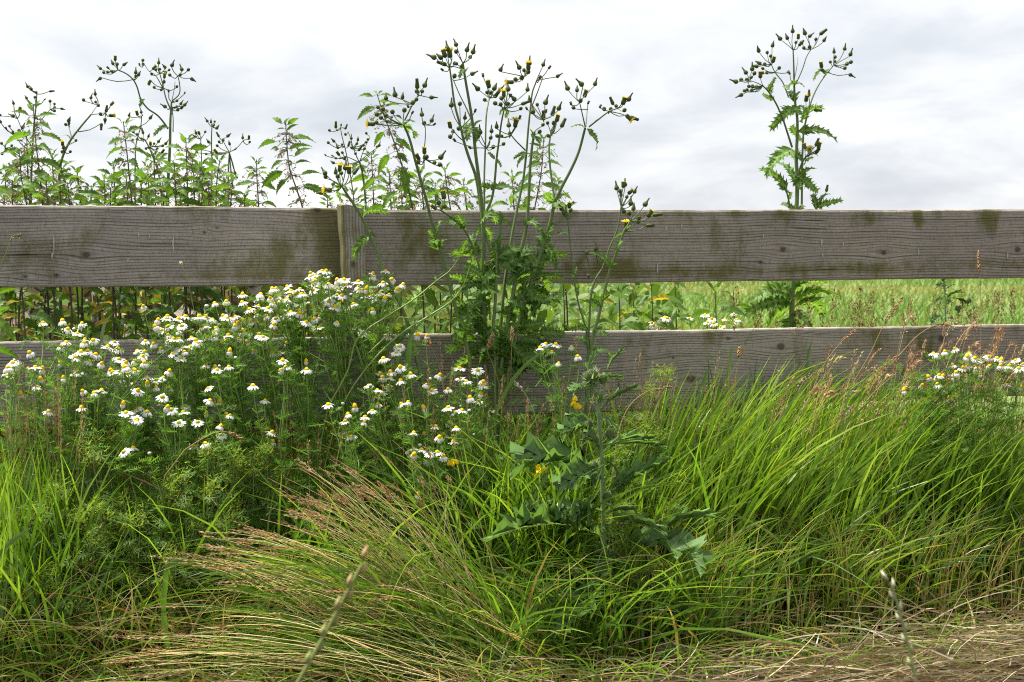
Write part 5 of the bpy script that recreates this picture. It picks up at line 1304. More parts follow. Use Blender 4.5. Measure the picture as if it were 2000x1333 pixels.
# ------------------------------------------------------------------ spear thistle in the grass
def spear_thistle(name, label, off, stem, heads, leaves, root, hs=1.0, w=(10, 7), headcol=(.085, .12, .05)):
    gb = G(root, off)
    ob = empty(name, gb, label, 'thistle')
    bs = np.array(ob.location)
    rnd = random.Random(int(root))
    pp = [gb] + [P(x, y, off) for (x, y) in stem]
    nb = NB()
    sp = smooth_path(pp, 6)
    tube(nb, sp, w[0] / PXM / 2, w[1] / PXM / 2, (.17, .25, .09), 8, (.24, .32, .15))
    # spiny wings along the stem
    for q in range(2, len(sp) - 1):
        for k in range(6):
            a = rnd.uniform(0, 6.28)
            p = sp[q] + (sp[q + 1] - sp[q]) * rnd.random()
            d = np.array([math.cos(a), math.sin(a), rnd.uniform(-.2, .5)])
            L = rnd.uniform(.006, .015)
            u = np.array([0, 0, .0016])
            nb.add([p - u, p + u, p + d * L], None, [(0, 1, 2)], (.2, .27, .12))
    part('stem', nb.mesh('stem', M_STEM, bs), ob)
    for (x0, y0, x1, y1, kind, ws, dz) in leaves:
        A = P(x0, y0, off); B = P(x1, y1, off + dz)
        part('leaf', THIS[kind], ob, aim(A, B, (rnd.uniform(-.6, .6), rnd.uniform(-1.4, .2), 1), ws * rnd.uniform(.55, .8)))
    for (x, y, r, o) in heads:
        nb = NB()
        rr = r / PXM * hs
        lathe(nb, [(rr * .35, -rr), (rr * .85, -.4 * rr), (rr, .2 * rr), (rr * .75, .8 * rr), (rr * .3, 1.15 * rr), (.0003, 1.2 * rr)], [(.12, .19, .05), (.11, .17, .05), (.09, .13, .045), headcol, headcol, headcol], 10)
        for k in range(90):
            el = rnd.uniform(-.7, 1.3); a = rnd.uniform(0, 6.28)
            d = np.array([math.cos(a) * math.cos(el), math.sin(a) * math.cos(el), math.sin(el)])
            d2 = d + np.array([0, 0, .25]); d2 /= np.linalg.norm(d2)
            t = np.cross(d, [0, 0, 1.0]); t /= np.linalg.norm(t) + 1e-6
            L = rr * rnd.uniform(.5, 1.0)
            nb.add([d * rr * .9 - t * rr * .1, d * rr * .9 + t * rr * .1, d * rr + d2 * L], None, [(0, 1, 2)], (.34, .42, .2) if el > .3 else (.20, .29, .10))
        part('flower_head', nb.mesh('thistle_head', M_HEAD), ob, orient(P(x, y, off + o), (rnd.uniform(-.2, .2), -.1, 1)))
        br = NB()
        for k in range(22):     # long spiny bracts under the head
            a = rnd.uniform(0, 6.28)
            d = np.array([math.cos(a), math.sin(a), rnd.uniform(-.3, .9)]); d /= np.linalg.norm(d)
            t = np.cross(d, [0, 0, 1.0]); t /= np.linalg.norm(t) + 1e-6
            L = rr * rnd.uniform(1.6, 3.0)
            b = np.array([0, 0, -.8 * rr])
            br.add([b - t * rr * .22, b + t * rr * .22, b + d * L * .6 + t * rr * .1, b + d * L], None, [(0, 1, 2), (0, 2, 3)], rnd.choice([(.19, .29, .11), (.14, .25, .09), (.26, .34, .17)]))
        part('bract', br.mesh('spiny_bract', M_LEAF), ob, orient(P(x, y, off + o), (0, 0, 1)), 'stuff')
    return ob


spear_thistle('spear_thistle', 'spiny grey-green spear thistle with a dark bud, in the grass right of centre', .54,
    [(1181, 1200), (1180, 1100), (1178, 1000), (1175, 900), (1170, 820), (1164, 770), (1158, 750)],
    [(1155, 738, 13, .0), (1172, 776, 9, .02), (1192, 850, 8, .03), (1160, 912, 8, .03), (1186, 972, 8, .04), (1178, 742, 8, .0), (1116, 998, 8, .05), (1150, 830, 7, .03)],
    [(1174, 804, 1243, 760, 2, 1.0, .0), (1170, 808, 1206, 841, 2, 1.0, .06), (1158, 768, 1116, 766, 2, 1.1, .05), (1168, 846, 1096, 849, 0, .9, .06), (1168, 840, 1104, 818, 2, .9, -.03), (1170, 892, 1137, 854, 2, 1.1, .06), (1178, 874, 1297, 874, 2, .7, .04), (1176, 872, 1266, 862, 2, .8, -.05), (1160, 745, 1166, 690, 2, .7, .0), (1180, 740, 1218, 686, 2, .7, -.02), (1165, 750, 1216, 742, 2, .8, .03),
     (1172, 933, 1004, 908, 0, .6, .08), (1172, 934, 1088, 966, 0, .9, .14), (1182, 970, 1304, 900, 0, .9, .06), (1190, 975, 1260, 920, 0, 1.0, .05), (1178, 1050, 958, 1052, 1, .7, .14), (1182, 1030, 1300, 1048, 2, 1.2, .14), (1290, 1050, 1399, 1008, 2, 1.1, .12), (1200, 1064, 1380, 1112, 1, .9, .20), (1180, 1130, 1082, 1250, 1, 1.2, .20), (1180, 1080, 1150, 1150, 1, 1.1, .14), (1178, 1000, 1120, 1020, 0, 1.1, .10), (1180, 1010, 1240, 1000, 2, 1.1, .05), (1184, 1180, 1240, 1210, 0, 1.0, .08), (1182, 1220, 1120, 1290, 1, 1.0, .08), (1182, 1220, 1240, 1280, 1, 1.0, .06), (1174, 900, 1210, 930, 2, 1.1, .06), (1176, 1100, 1230, 1130, 0, 1.0, .10)],
    1181)
spear_thistle('spear_thistle', 'upright green thistle with purple-black buds beyond the gap at the right', -.55,
    [(1848, 660), (1846, 610), (1845, 570), (1843, 545)], [(1868, 603, 5.5, 0), (1874, 602, 5, .02), (1872, 608, 5, -.02), (1893, 588, 6, 0), (1842, 545, 6, 0)],
    [(1845, 590, 1880, 570, 2, 1.0, .05), (1845, 585, 1884, 596, 2, .9, -.04), (1845, 588, 1826, 590, 2, 1.2, .02), (1846, 566, 1828, 560, 2, 1.2, .03), (1846, 566, 1866, 556, 2, 1.2, .0), (1847, 620, 1870, 640, 0, 1, .05), (1847, 620, 1820, 640, 0, 1, .05), (1846, 600, 1860, 590, 2, 1.3, .05)],
    1849, 1.0, (6, 4), (.06, .02, .04))


# ------------------------------------------------------------------ cleavers, cranesbills, small things
def cleavers(label, off, stems, whorls, root):
    gb = G(root, off)
    ob = empty('cleavers_plant', gb, label, 'cleavers')
    bs = np.array(ob.location)
    rnd = random.Random(9)
    for st in stems:
        nb = NB()
        tube(nb, smooth_path([gb] + [P(x, y, off + .02) for (x, y) in st], 4), .0024, .0016, (.19, .27, .06), 4, (.22, .30, .07))
        part('stem', nb.mesh('stem', M_STEM, bs), ob)
    for (x, y, L) in whorls:
        nb = NB()
        p = P(x, y, off + .02)
        for k in range(7):
            a = k * .9 + rnd.uniform(-.1, .1)
            d = np.array([math.cos(a), math.sin(a) * .8, rnd.uniform(-.1, .55)])
            sd = np.cross(d, [0, 0, 1.0]); sd /= np.linalg.norm(sd)
            l = L / PXM * rnd.uniform(.7, 1.1)
            nb.add([p, p + d * l * .5 + sd * l * .08, p + d * l, p + d * l * .5 - sd * l * .08], [(0, 1, 2, 3)], None, (.12, .23, .045))
        part('leaf_whorl', nb.mesh('leaf_whorl', M_LEAF, bs), ob)
    return ob


cleavers('pale green cleavers stems slanting up right across the post and top rail', .24,
    [[(640, 800), (680, 722), (697, 664), (760, 616), (810, 584), (854, 548), (882, 526), (896, 504)], [(660, 810), (700, 740), (786, 650), (840, 616), (888, 582), (906, 556), (918, 520)], [(780, 620), (760, 650), (720, 690)]],
    [(697, 664, 30), (760, 616, 30), (810, 584, 28), (854, 548, 26), (882, 524, 22), (896, 504, 18), (786, 650, 28), (840, 616, 30), (888, 582, 30), (908, 552, 22), (918, 520, 18), (856, 540, 16), (890, 512, 22), (912, 536, 22), (925, 505, 14), (740, 640, 24)], 650)


def cranesbill(label, x, ytop, spread, off, seed, red=1.0):
    rnd = random.Random(seed)
    gb = G(x, off)
    ob = empty('cranesbill', gb, label, 'wildflower', 'cut-leaved cranesbills in the grass')
    bs = np.array(ob.location)
    st = NB(); lf = NB(); tf = NB(); sd_ = NB()
    top = P(x, ytop, off + .05)
    H = max(.12, top[2])
    for k in range(9):
        a = rnd.uniform(0, 6.28)
        e = gb + np.array([math.cos(a) * spread * rnd.uniform(.3, 1), math.sin(a) * spread * .6, H * rnd.uniform(.72, 1.05)])
        m = gb + (e - gb) * .5 + np.array([rnd.uniform(-.03, .03), 0, rnd.uniform(0, .03)])
        pth = smooth_path([gb, m, e], 4)
        tube(st, pth, .0018, .0012, (.16, .15, .06), 4, (.17, .19, .06))
        for q in range(2, len(pth)):
            for _ in range(1):
                b = rnd.uniform(0, 6.28)
                c = pth[q] + np.array([math.cos(b), math.sin(b), rnd.uniform(.1, .6)]) * rnd.uniform(.02, .045)
                tube(st, [pth[q], c], .0009, .0007, (.14, .18, .06), 3)
                # palmate leaf with narrow forked lobes
                n_ = np.array([rnd.uniform(-.6, .6), rnd.uniform(-1, .1), 1.0]); n_ /= np.linalg.norm(n_)
                u = np.cross(n_, [1, .3, 0]); u /= np.linalg.norm(u); w = np.cross(n_, u)
                col = rnd.choice([(.12, .23, .04), (.15, .27, .05), (.09, .18, .035), (.19, .28, .07)])
                R_ = rnd.uniform(.013, .022)
                for j in range(7):
                    t = j * .75 + rnd.uniform(-.15, .15)
                    d = math.cos(t) * u + math.sin(t) * w
                    s = np.cross(n_, d)
                    mid = c + d * R_ * .5
                    lf.add([c, mid + s * R_ * .07, mid - s * R_ * .07], None, [(0, 1, 2)], col)
                    for f in (-.45, 0, .45):
                        d2 = d * math.cos(f) + s * math.sin(f)
                        tip = mid + d2 * R_ * .55 + n_ * rnd.uniform(-.2, .1) * R_
                        s2 = np.cross(n_, d2)
                        lf.add([mid - s2 * R_ * .05, mid + s2 * R_ * .05, tip], None, [(0, 1, 2)], col)
        # light green spiky tuft at the tip, reddish seed beaks below it
        for _ in range(70):
            d = np.array([rnd.gauss(0, 1), rnd.gauss(0, .8), rnd.gauss(.5, .7)]); d /= np.linalg.norm(d)
            s = np.cross(d, [.3, .5, .8]); s /= np.linalg.norm(s)
            b = e + np.array([rnd.gauss(0, .012) for _ in range(3)])
            L = rnd.uniform(.008, .022)
            tf.add([b - s * .0014, b + s * .0014, b + d * L], None, [(0, 1, 2)], rnd.choice([(.34, .42, .09), (.27, .38, .08), (.20, .30, .06)]))
        if rnd.random() < .7 * red:
            for _ in range(10):
                d = np.array([rnd.gauss(0, .6), rnd.gauss(0, .6), rnd.gauss(.6, .5)]); d /= np.linalg.norm(d)
                s = np.cross(d, [.3, .5, .8]); s /= np.linalg.norm(s)
                b = e + np.array([rnd.gauss(0, .016), rnd.gauss(0, .012), rnd.gauss(-.015, .01)])
                sd_.add([b - s * .0015, b + s * .0015, b + d * .011], None, [(0, 1, 2)], rnd.choice([(.20, .07, .03), (.25, .10, .04), (.10, .05, .03)]))
    part('stem', st.mesh('stem', M_STEM, bs), ob)
    part('cut_leaf', lf.mesh('cut_leaf', M_FINE, bs), ob, None, 'stuff')
    part('leaf_tuft', tf.mesh('leaf_tuft', M_FINE, bs), ob, None, 'stuff')
    if sd_.n: part('seed_beak', sd_.mesh('seed_beak', M_HEAD, bs), ob, None, 'stuff')
    return ob


for i, (x, y, s, o, lab) in enumerate([(70, 960, .06, .42, 'nearest the left picture edge, in front of upright grass'), (205, 880, .10, .36, 'wide and light green below the leftmost daisies'), (360, 890, .10, .36, 'with reddish beaks below the low daisies at left'), (160, 1020, .07, .46, 'standing in dark grass at lower left'), (440, 890, .09, .34, 'in front of the drooping greenish daisies'), (540, 860, .10, .30, 'beside the arching tan grass heads left of centre'), (280, 960, .10, .42, 'above the flattened straw at left'), (180, 1210, .05, .52, 'small and dry at the lower left corner'), (300, 1090, .09, .46, 'half buried under the flattened straw'), (120, 1120, .09, .50, 'in the shade at lower left'), (420, 960, .08, .42, 'just left of the brown seed heads of the bent straw'),
        (1285, 755, .06, .26, 'in front of the right lower board, right of the spiny thistle'), (1250, 850, .08, .36, 'close to the right of the spiny thistle stem'), (1385, 840, .05, .30, 'in the bright grass right of the spiny thistle'), (1300, 960, .06, .42, 'among the bright grass beside the thistle leaves, yellowish'), (1210, 1020, .06, .50, 'tangled in the lower thistle leaves'), (1930, 900, .1, .34, 'feathery at the right edge below the daisy patch'), (1960, 1000, .08, .40, 'lower one at the right edge')]):
    cranesbill('cut-leaved cranesbill ' + lab, x, y, s * .8, o + .03, 700 + i)


def yellow_pea(label, x, y, off, root, n=4):
    gb = G(root, off)
    ob = empty('yellow_vetchling', gb, label, 'wildflower', 'yellow pea flowers')
    bs = np.array(ob.location)
    p = P(x, y, off)
    nb = NB()
    tube(nb, smooth_path([gb, (gb + p) / 2 + np.array([.02, 0, 0]), p - np.array([0, 0, .008])], 5), .0012, .0009, (.1, .18, .04), 4)
    part('stem', nb.mesh('stem', M_STEM, bs), ob)
    rnd = random.Random(int(x))
    for k in range(n):
        nb = NB()
        for (ax, ay, sz) in ((0, .35, 1), (.45, -.1, .7), (-.45, -.1, .7)):
            c = np.array([ax * .009, -.003 * sz, ay * .009])
            for j in range(6):
                t0 = j * 1.047; t1 = t0 + 1.047
                r = .0062 * sz
                nb.add([c, c + np.array([math.cos(t0) * r, -.0018, math.sin(t0) * r]), c + np.array([math.cos(t1) * r, -.0018, math.sin(t1) * r])], None, [(0, 1, 2)], (.78, .55, .015))
        q = p + np.array([rnd.uniform(-.011, .011), rnd.uniform(-.008, .008), rnd.uniform(-.012, .013)])
        part('flower', nb.mesh('pea_flower', M_YEL), ob, Matrix.Translation(V(q)) @ Matrix.Rotation(rnd.uniform(-.9, .9), 4, 'Z') @ Matrix.Rotation(rnd.uniform(-.5, .3), 4, 'X'))
    return ob


yellow_pea('bright yellow pea flowers in the grass left of the spiny thistle', 1056, 921, .50, 1060)
yellow_pea('yellow pea flowers beside the upper leaves of the spiny thistle', 1127, 786, .40, 1124)
yellow_pea('tiny yellow pea flowers under the low daisies below the big sow thistle', 886, 898, .44, 890, 3)

# broad dock leaves and round leaves at the base of the grass
dk = empty('dock_plant', G(1320, .60), 'pale dock leaves lying at the foot of the grass beside the thistle stem', 'dock')
for (x0, y0, x1, y1, ws) in [(1310, 1285, 1372, 1262, 1.3), (1312, 1285, 1300, 1250, 1.2), (1315, 1290, 1390, 1290, 1.1), (1305, 1290, 1262, 1280, 1.1)]:
    part('leaf', BROAD[0], dk, aim(P(x0, y0, .60), P(x1, y1, .63), (0, -.8, 1), ws))
bl = empty('broadleaf_seedling', G(1155, .66), 'low rounded green leaves at the base of the spiny thistle', 'weed')
for (x0, y0, x1, y1, ws) in [(1160, 1300, 1140, 1262, 1.3), (1160, 1300, 1176, 1260, 1.4), (1158, 1302, 1120, 1300, 1.3), (1162, 1302, 1200, 1290, 1.2), (1165, 1305, 1172, 1332, 1.4)]:
    part('leaf', BROAD[0], bl, aim(P(x0, y0, .66), P(x1, y1, .68), (0, -.8, 1), ws))
cl2 = empty('clover_patch', G(900, .46), 'small rounded clover leaves in the dark right of the bent straw', 'clover')
for k in range(16):
    x = random.uniform(860, 930); y = random.uniform(1020, 1130)
    part('leaf', BROAD[0], cl2, aim(P(x, y, .44), P(x + random.uniform(-14, 14), y - random.uniform(2, 16), .46), (random.uniform(-.3, .3), -.7, 1), 1.6))
bw = empty('ground_ivy', G(1065, .44), 'crinkled round leaves low to the left of the spiny thistle', 'ground ivy')
for k in range(14):
    x = random.uniform(1035, 1110); y = random.uniform(985, 1010)
    part('leaf', BROAD[0], bw, aim(P(x, y, .46), P(x + random.uniform(-20, 20), y + random.uniform(-12, 12), .50), (random.uniform(-.3, .3), -.5, 1), 1.7))

# debris behind the fence on the left
M_OLD = wood_mat('rotten_wood', (.9, .82, .72), .3)


def board(name, label, a, b, w, th):
    A = np.array(a); B = np.array(b)
    y = (B - A) / np.linalg.norm(B - A); z = np.array([0, -.4, 1.0]); x = np.cross(y, z); x /= np.linalg.norm(x); z = np.cross(x, y)
    n = 14; V_ = []; Fc = []; GR = []
    L = np.linalg.norm(B - A)
    for i in range(n + 1):
        f = i / n
        wj = w * (1 + .06 * math.sin(f * 17)) * (1 if 0 < i < n else .82)
        for (sx, sz) in ((-1, -1), (1, -1), (1, 1), (-1, 1)):
            V_.append(tuple(y * L * f + x * sx * wj / 2 + z * sz * th / 2 + np.array([0, 0, .002 * math.sin(f * 31 + sx)])))
            GR.append((f * L, sx * w / 2 + sz * .01, .3))
    for i in range(n):
        for j in range(4):
            Fc.append((i * 4 + j, i * 4 + (j + 1) % 4, i * 4 + 4 + (j + 1) % 4, i * 4 + 4 + j))
    Fc += [(3, 2, 1, 0), (n * 4, n * 4 + 1, n * 4 + 2, n * 4 + 3)]
    me = bpy.data.meshes.new(name); me.from_pydata(V_, [], Fc)
    g = me.attributes.new('grain', 'FLOAT_VECTOR', 'POINT'); g.data.foreach_set('vector', np.array(GR, np.float32).ravel())
    me.materials.append(M_OLD)
    o = part(name, me, None, Matrix.Translation(V(A)))
    tag(o, label, 'board')
    return o


board('broken_board', 'broken grey board sloping down behind the left lower board', P(196, 622, -.55), P(330, 720, -.42), .045, .03)
board('broken_board', 'second rotten board end lying dark behind the left gap', P(330, 608, -.75), P(560, 720, -.6), .06, .04)


def stone(name, label, p, r, seed, col):
    rnd = np.random.default_rng(seed)
    nb = NB()
    a, b = 14, 9
    v = []
    ph = rnd.uniform(0, 6, 6)
    for i in range(b + 1):
        e = -math.pi / 2 + math.pi * i / b
        for j in range(a):
            t = 2 * math.pi * j / a
            d = np.array([math.cos(e) * math.cos(t), math.cos(e) * math.sin(t), math.sin(e)])
            k = 1 + .14 * math.sin(d[0] * 4 + ph[0]) + .12 * math.sin(d[1] * 5 + ph[1]) + .1 * math.sin(d[2] * 6 + ph[2]) + .04 * math.sin(d[0] * 13 + d[2] * 11 + ph[3])
            v.append(d * k * np.array(r))
    q = [(i * a + j, i * a + (j + 1) % a, (i + 1) * a + (j + 1) % a, (i + 1) * a + j) for i in range(b) for j in range(a)]
    nb.add(v, q, None, col)
    o = part(name, nb.mesh(name, M_STONE), None, Matrix.Translation(V(p)))
    tag(o, label, 'stone')
    return o


M_STONE = plant_mat('rough_stone', 0, .9, .2, 35, .45, rnd=.1)
for (x, yy, off, r, c, lab) in [(350, 650, -.7, (.05, .05, .06), (.10, .08, .07), 'dark stone behind the gap left of the daisies'), (510, 655, -.45, (.035, .04, .05), (.40, .33, .26), 'pale pinkish stone half hidden by daisies left of the post'), (185, 640, -.8, (.05, .05, .05), (.12, .09, .07), 'brown stone behind the broken board'), (440, 660, -.7, (.05, .05, .05), (.12, .1, .08), 'dark rubble stone behind the daisies under the left rail')]:
    p = P(x, yy, off)
    # each stone sits on the heap behind the fence: a tall stone reaching the soil
    stone('rubble_stone', lab, (p[0], p[1], p[2] / 2 - .01), (r[0], r[1], p[2] / 2 + .02), int(x), c)
stone('soil_clod', 'dark crumbling soil clod at the edge of the dry grass, bottom centre', G(1312, .70, .012), (.045, .04, .03), 77, (.11, .08, .06))['category'] = 'clod'

# dead twigs at the lower left
tw = empty('dead_twig', G(235, .58), 'grey dead twig bending over at the bottom left', 'twig')
nb = NB()
for pts, r in [([(100, 1333), (112, 1296), (150, 1310), (235, 1330)], .0035), ([(205, 1333), (228, 1308), (238, 1280)], .003), ([(240, 1333), (246, 1310), (262, 1333)], .003)]:
    tube(nb, smooth_path([P(x, y, .60) for x, y in pts], 4), r, r * .6, (.20, .16, .12), 6)
part('branch', nb.mesh('branch', M_STRAW, np.array(tw.location)), tw)
tw2 = empty('dead_stalk', G(440, .40), 'brown woody stalk slanting through the cranesbills at left', 'stalk')
nb = NB(); tube(nb, smooth_path([P(215, 915, .36), P(300, 950, .40), P(350, 985, .42), P(440, 1100, .42), G(452, .42)], 4), .002, .003, (.25, .18, .10), 6)
part('stem', nb.mesh('stem', M_STRAW, np.array(tw2.location)), tw2)


# ------------------------------------------------------------------ grasses
def stuff(name, nb, mat, label):
    o = part(name, nb.mesh(name, mat), None)
    tag(o, label, 'grass', None, 'stuff')
    return o


GREEN = [(.16, .29, .026), (.20, .33, .03), (.13, .25, .022), (.26, .37, .04), (.17, .28, .055)]
GREEN_D = [(.085, .175, .02), (.105, .20, .024), (.13, .23, .03), (.075, .145, .025)]
BLUE = [(.095, .19, .065), (.115, .22, .075), (.085, .17, .06)]
STRAW = [(.42, .31, .11), (.48, .38, .16), (.36, .25, .08), (.50, .42, .22), (.33, .27, .09)]
TAN = [(.38, .22, .11), (.44, .27, .14), (.32, .18, .10), (.50, .34, .19)]


def area(n, px0, px1, o0, o1):
    px = rng.uniform(px0, px1, n); of = rng.uniform(o0, o1, n)
    g = np.stack([np.array(G(px[i], of[i])) for i in range(n)]) if n < 50 else G(px, of)
    return px, of, g


def tuft_blades(nb, n, px0, px1, o0, o1, h0, h1, leanx, leany, lean_j, wid, pal, tip=None, curl=.35, K=5, clump=None, basecol=None, hfun=None):
    px, of, g = area(n, px0, px1, o0, o1)
    if clump:
        m = max(1, n // clump)
        cpx = rng.uniform(px0, px1, m); cof = rng.uniform(o0, o1, m)
        k = rng.integers(0, m, n)
        px = cpx[k] + rng.normal(0, 16, n); of = cof[k] + rng.normal(0, .02, n)
        g = G(px, of)
    h = rng.uniform(h0, h1, n)
    if hfun is not None: h = h * hfun(px)
    lx = leanx + rng.normal(0, lean_j, n); ly = leany + rng.normal(0, lean_j, n)
    c1 = rng.uniform(.5, 1, n)
    p1 = g + np.stack([lx * h * .12, ly * h * .12, h * .66], -1)
    k = 1 + curl * rng.random(n)
    p2 = g + np.stack([lx * h * 1.15 * k, ly * h * 1.15 * k, h * (1 - .35 * curl * rng.random(n)) * np.clip(1.05 - .35 * (lx ** 2 + ly ** 2), .3, 1)], -1)
    w = wid * rng.uniform(.6, 1.35, n)
    col = pick(pal, n)
    ribbons(nb, g, p1, p2, w, col, K, None if tip is None else pick(tip, n), 'blade', basecol)


# bright leaning grass on the right
nb = NB()
hf = lambda px: np.interp(px, [1180, 1260, 1350, 1500, 1700, 2000, 2100], [.6, .8, .95, 1.0, 1.0, .95, .95])
tuft_blades(nb, 3700, 1215, 2120, .02, .46, .25, .57, .13, -.05, .14, .0088, GREEN, GREEN + [(.34, .33, .07)], .5, 6, 14, (.24, .20, .07), hf)
tuft_blades(nb, 1900, 1240, 2120, .25, .58, .08, .34, .10, -.1, .2, .0064, GREEN, STRAW[:2] + GREEN, .6, 5, 10, (.27, .20, .07), hf)
tuft_blades(nb, 1000, 1230, 1760, .04, .42, .38, .66, .20, -.02, .12, .0115, GREEN[:4], None, .3, 7, 8, (.22, .22, .06))
tuft_blades(nb, 300, 1190, 1600, .0, .2, .46, .66, .10, 0, .12, .010, BLUE, None, .3, 7, 6)
tuft_blades(nb, 420, 1260, 2120, .1, .55, .15, .42, -.05, -.1, .45, .0060, GREEN + BLUE, None, .8, 7, None)
stuff('grass', nb, M_GRASS, 'bright green tall grass leaning to the right in front of the right lower board')
# golden stems mixed through the right grass
nb = NB()
tuft_blades(nb, 1700, 1200, 2120, .10, .64, .08, .36, .08, -.06, .18, .0032, STRAW + [(.38, .22, .06), (.34, .32, .08), (.28, .3, .07)], None, .4, 5, None)
stuff('grass', nb, M_STRAW, 'yellowed dry stalks threaded through the bright right-hand grass')
# blue-green and mid green grass in the centre
nb = NB()
tuft_blades(nb, 2000, 860, 1240, .04, .44, .24, .56, .03, -.05, .2, .0088, GREEN_D + BLUE + GREEN, None, .5, 6, 10)
tuft_blades(nb, 480, 920, 1220, .15, .50, .30, .54, -.10, -.05, .25, .0095, GREEN, None, .5, 7, 6)
tuft_blades(nb, 900, 940, 1400, .45, .74, .06, .34, -.02, -.1, .4, .0060, GREEN + GREEN_D + STRAW[:1], None, .6, 5, 6)
stuff('grass', nb, M_GRASS, 'dense mid green grass around the foot of the big sow thistle')
# left edge grass
nb = NB()
tuft_blades(nb, 900, -90, 135, .12, .55, .26, .54, .03, -.04, .11, .0085, GREEN + GREEN_D[:2], None, .25, 7, 8)
tuft_blades(nb, 380, -90, 170, .35, .62, .12, .40, .0, -.1, .2, .0070, GREEN_D + GREEN, None, .6, 6, 8)
stuff('grass', nb, M_GRASS, 'upright green grass along the left picture edge')
# dark undergrowth everywhere in front of the fence
nb = NB()
tuft_blades(nb, 4200, -90, 1260, .02, .46, .10, .36, .0, -.08, .38, .0050, GREEN_D + GREEN[:2], None, .6, 5, None)
tuft_blades(nb, 1500, -90, 1260, .40, .62, .05, .20, .0, -.2, .5, .0052, GREEN_D, None, .7, 5, None)
tuft_blades(nb, 1500, -90, 2100, .56, .95, .03, .13, .0, -.1, .6, .0045, GREEN_D + GREEN + STRAW[:2], None, .7, 5, None)
tuft_blades(nb, 600, 100, 1200, .15, .5, .24, .50, .0, -.06, .2, .0075, GREEN + GREEN_D, None, .7, 6, None)
stuff('undergrowth', nb, M_GRASS, 'dark green low grass filling the verge below the daisies')
nb = NB()
tuft_blades(nb, 900, -60, 700, .25, .66, .10, .34, -.1, -.1, .6, .0024, STRAW + [(.35, .2, .06)], None, .6, 6, None)
stuff('dry_grass', nb, M_STRAW, 'thin dry stalks criss-crossing the lower left verge')
# feathery low foliage under the daisies
nb = NB()
rnd = random.Random(21)
for k in range(2600):
    x = rnd.uniform(-60, 1000); o = rnd.uniform(.10, .50)
    z = rnd.random() ** .8 * np.interp(x, [-60, 200, 600, 800, 1000], [.36, .40, .46, .42, .32]) * (1.15 - o)
    p = G(x, o, z)
    a = rnd.uniform(0, 6.28)
    feather(nb, p, np.array([math.cos(a), math.sin(a), rnd.uniform(-.1, 1)]), rnd.uniform(.03, .06), rnd, rnd.choice([(.11, .23, .035), (.16, .30, .05), (.22, .36, .07), (.08, .17, .03)]), 6)
stuff('foliage', nb, M_FINE, 'fine feathery green leaves massed under the daisies')

# loose tangle of short bright blades through the whole verge
nb = NB()
n = 3600
px = rng.uniform(-80, 2100, n); of = rng.uniform(.08, .60, n)
zt = np.interp(px, [-80, 200, 700, 1000, 1300, 2100], [.34, .30, .30, .36, .36, .38])
p0 = G(px, of); p0[:, 2] = rng.random(n) * zt * (1.1 - of)
a = rng.uniform(0, 2 * math.pi, n); el = np.abs(rng.normal(.9, .45, n)); L = rng.uniform(.06, .22, n)
dv = np.stack([np.cos(a) * np.cos(el) + .12, np.sin(a) * np.cos(el), np.sin(el)], -1)
p1 = p0 + dv * L[:, None] * .55
p2 = p1 + (dv + np.stack([rng.normal(0, .5, n), rng.normal(0, .5, n), -rng.random(n) * 1.1], -1)) * L[:, None] * .5
p2[:, 2] = np.maximum(p2[:, 2], .01)
keep = ~((px > 350) & (px < 1000) & (of > .45))
ribbons(nb, p0[keep], p1[keep], p2[keep], rng.uniform(.003, .0075, int(keep.sum())), pick(GREEN + GREEN + BLUE + STRAW[:2], int(keep.sum())), 6)
stuff('loose_grass', nb, M_GRASS, 'tangle of short loose grass blades all through the verge')
# the bent straw tussock at lower left
GOLD = [(.70, .52, .18), (.74, .60, .27), (.58, .41, .12), (.76, .67, .40), (.46, .42, .13), (.34, .38, .09), (.28, .36, .07)]
nb = NB()


def sweep(n, rx, ro, t_pts, jit, to, bow, frac, rad, pal, tipal):
    t = rng.random(n)
    p0 = G(rng.uniform(rx[0], rx[1], n), rng.uniform(ro[0], ro[1], n))
    tp = np.asarray(t_pts, float)
    f = np.linspace(0, 1, len(tp))
    tx = np.interp(t, f, tp[:, 0]) + rng.normal(0, jit[0], n)
    ty = np.interp(t, f, tp[:, 1]) + np.abs(rng.normal(0, jit[1], n))
    p2 = P(tx, ty, rng.uniform(to[0], to[1], n)); p2[:, 2] = np.maximum(p2[:, 2], .02)
    p1 = p0 * .36 + p2 * .64
    p1[:, 2] = p0[:, 2] * .3 + p2[:, 2] * .7 + rng.uniform(bow[0], bow[1], n)
    thin_stems(nb, p0, p1, p2, rng.uniform(rad[0], rad[1], n), pick(pal, n), 9, pick(tipal, n))
    sel = rng.random(n) < frac
    if sel.any():
        spikelets(nb, p0[sel], p1[sel], p2[sel], 22, .86, .0035, .009, .0014, pick(TAN, int(sel.sum())), .85)


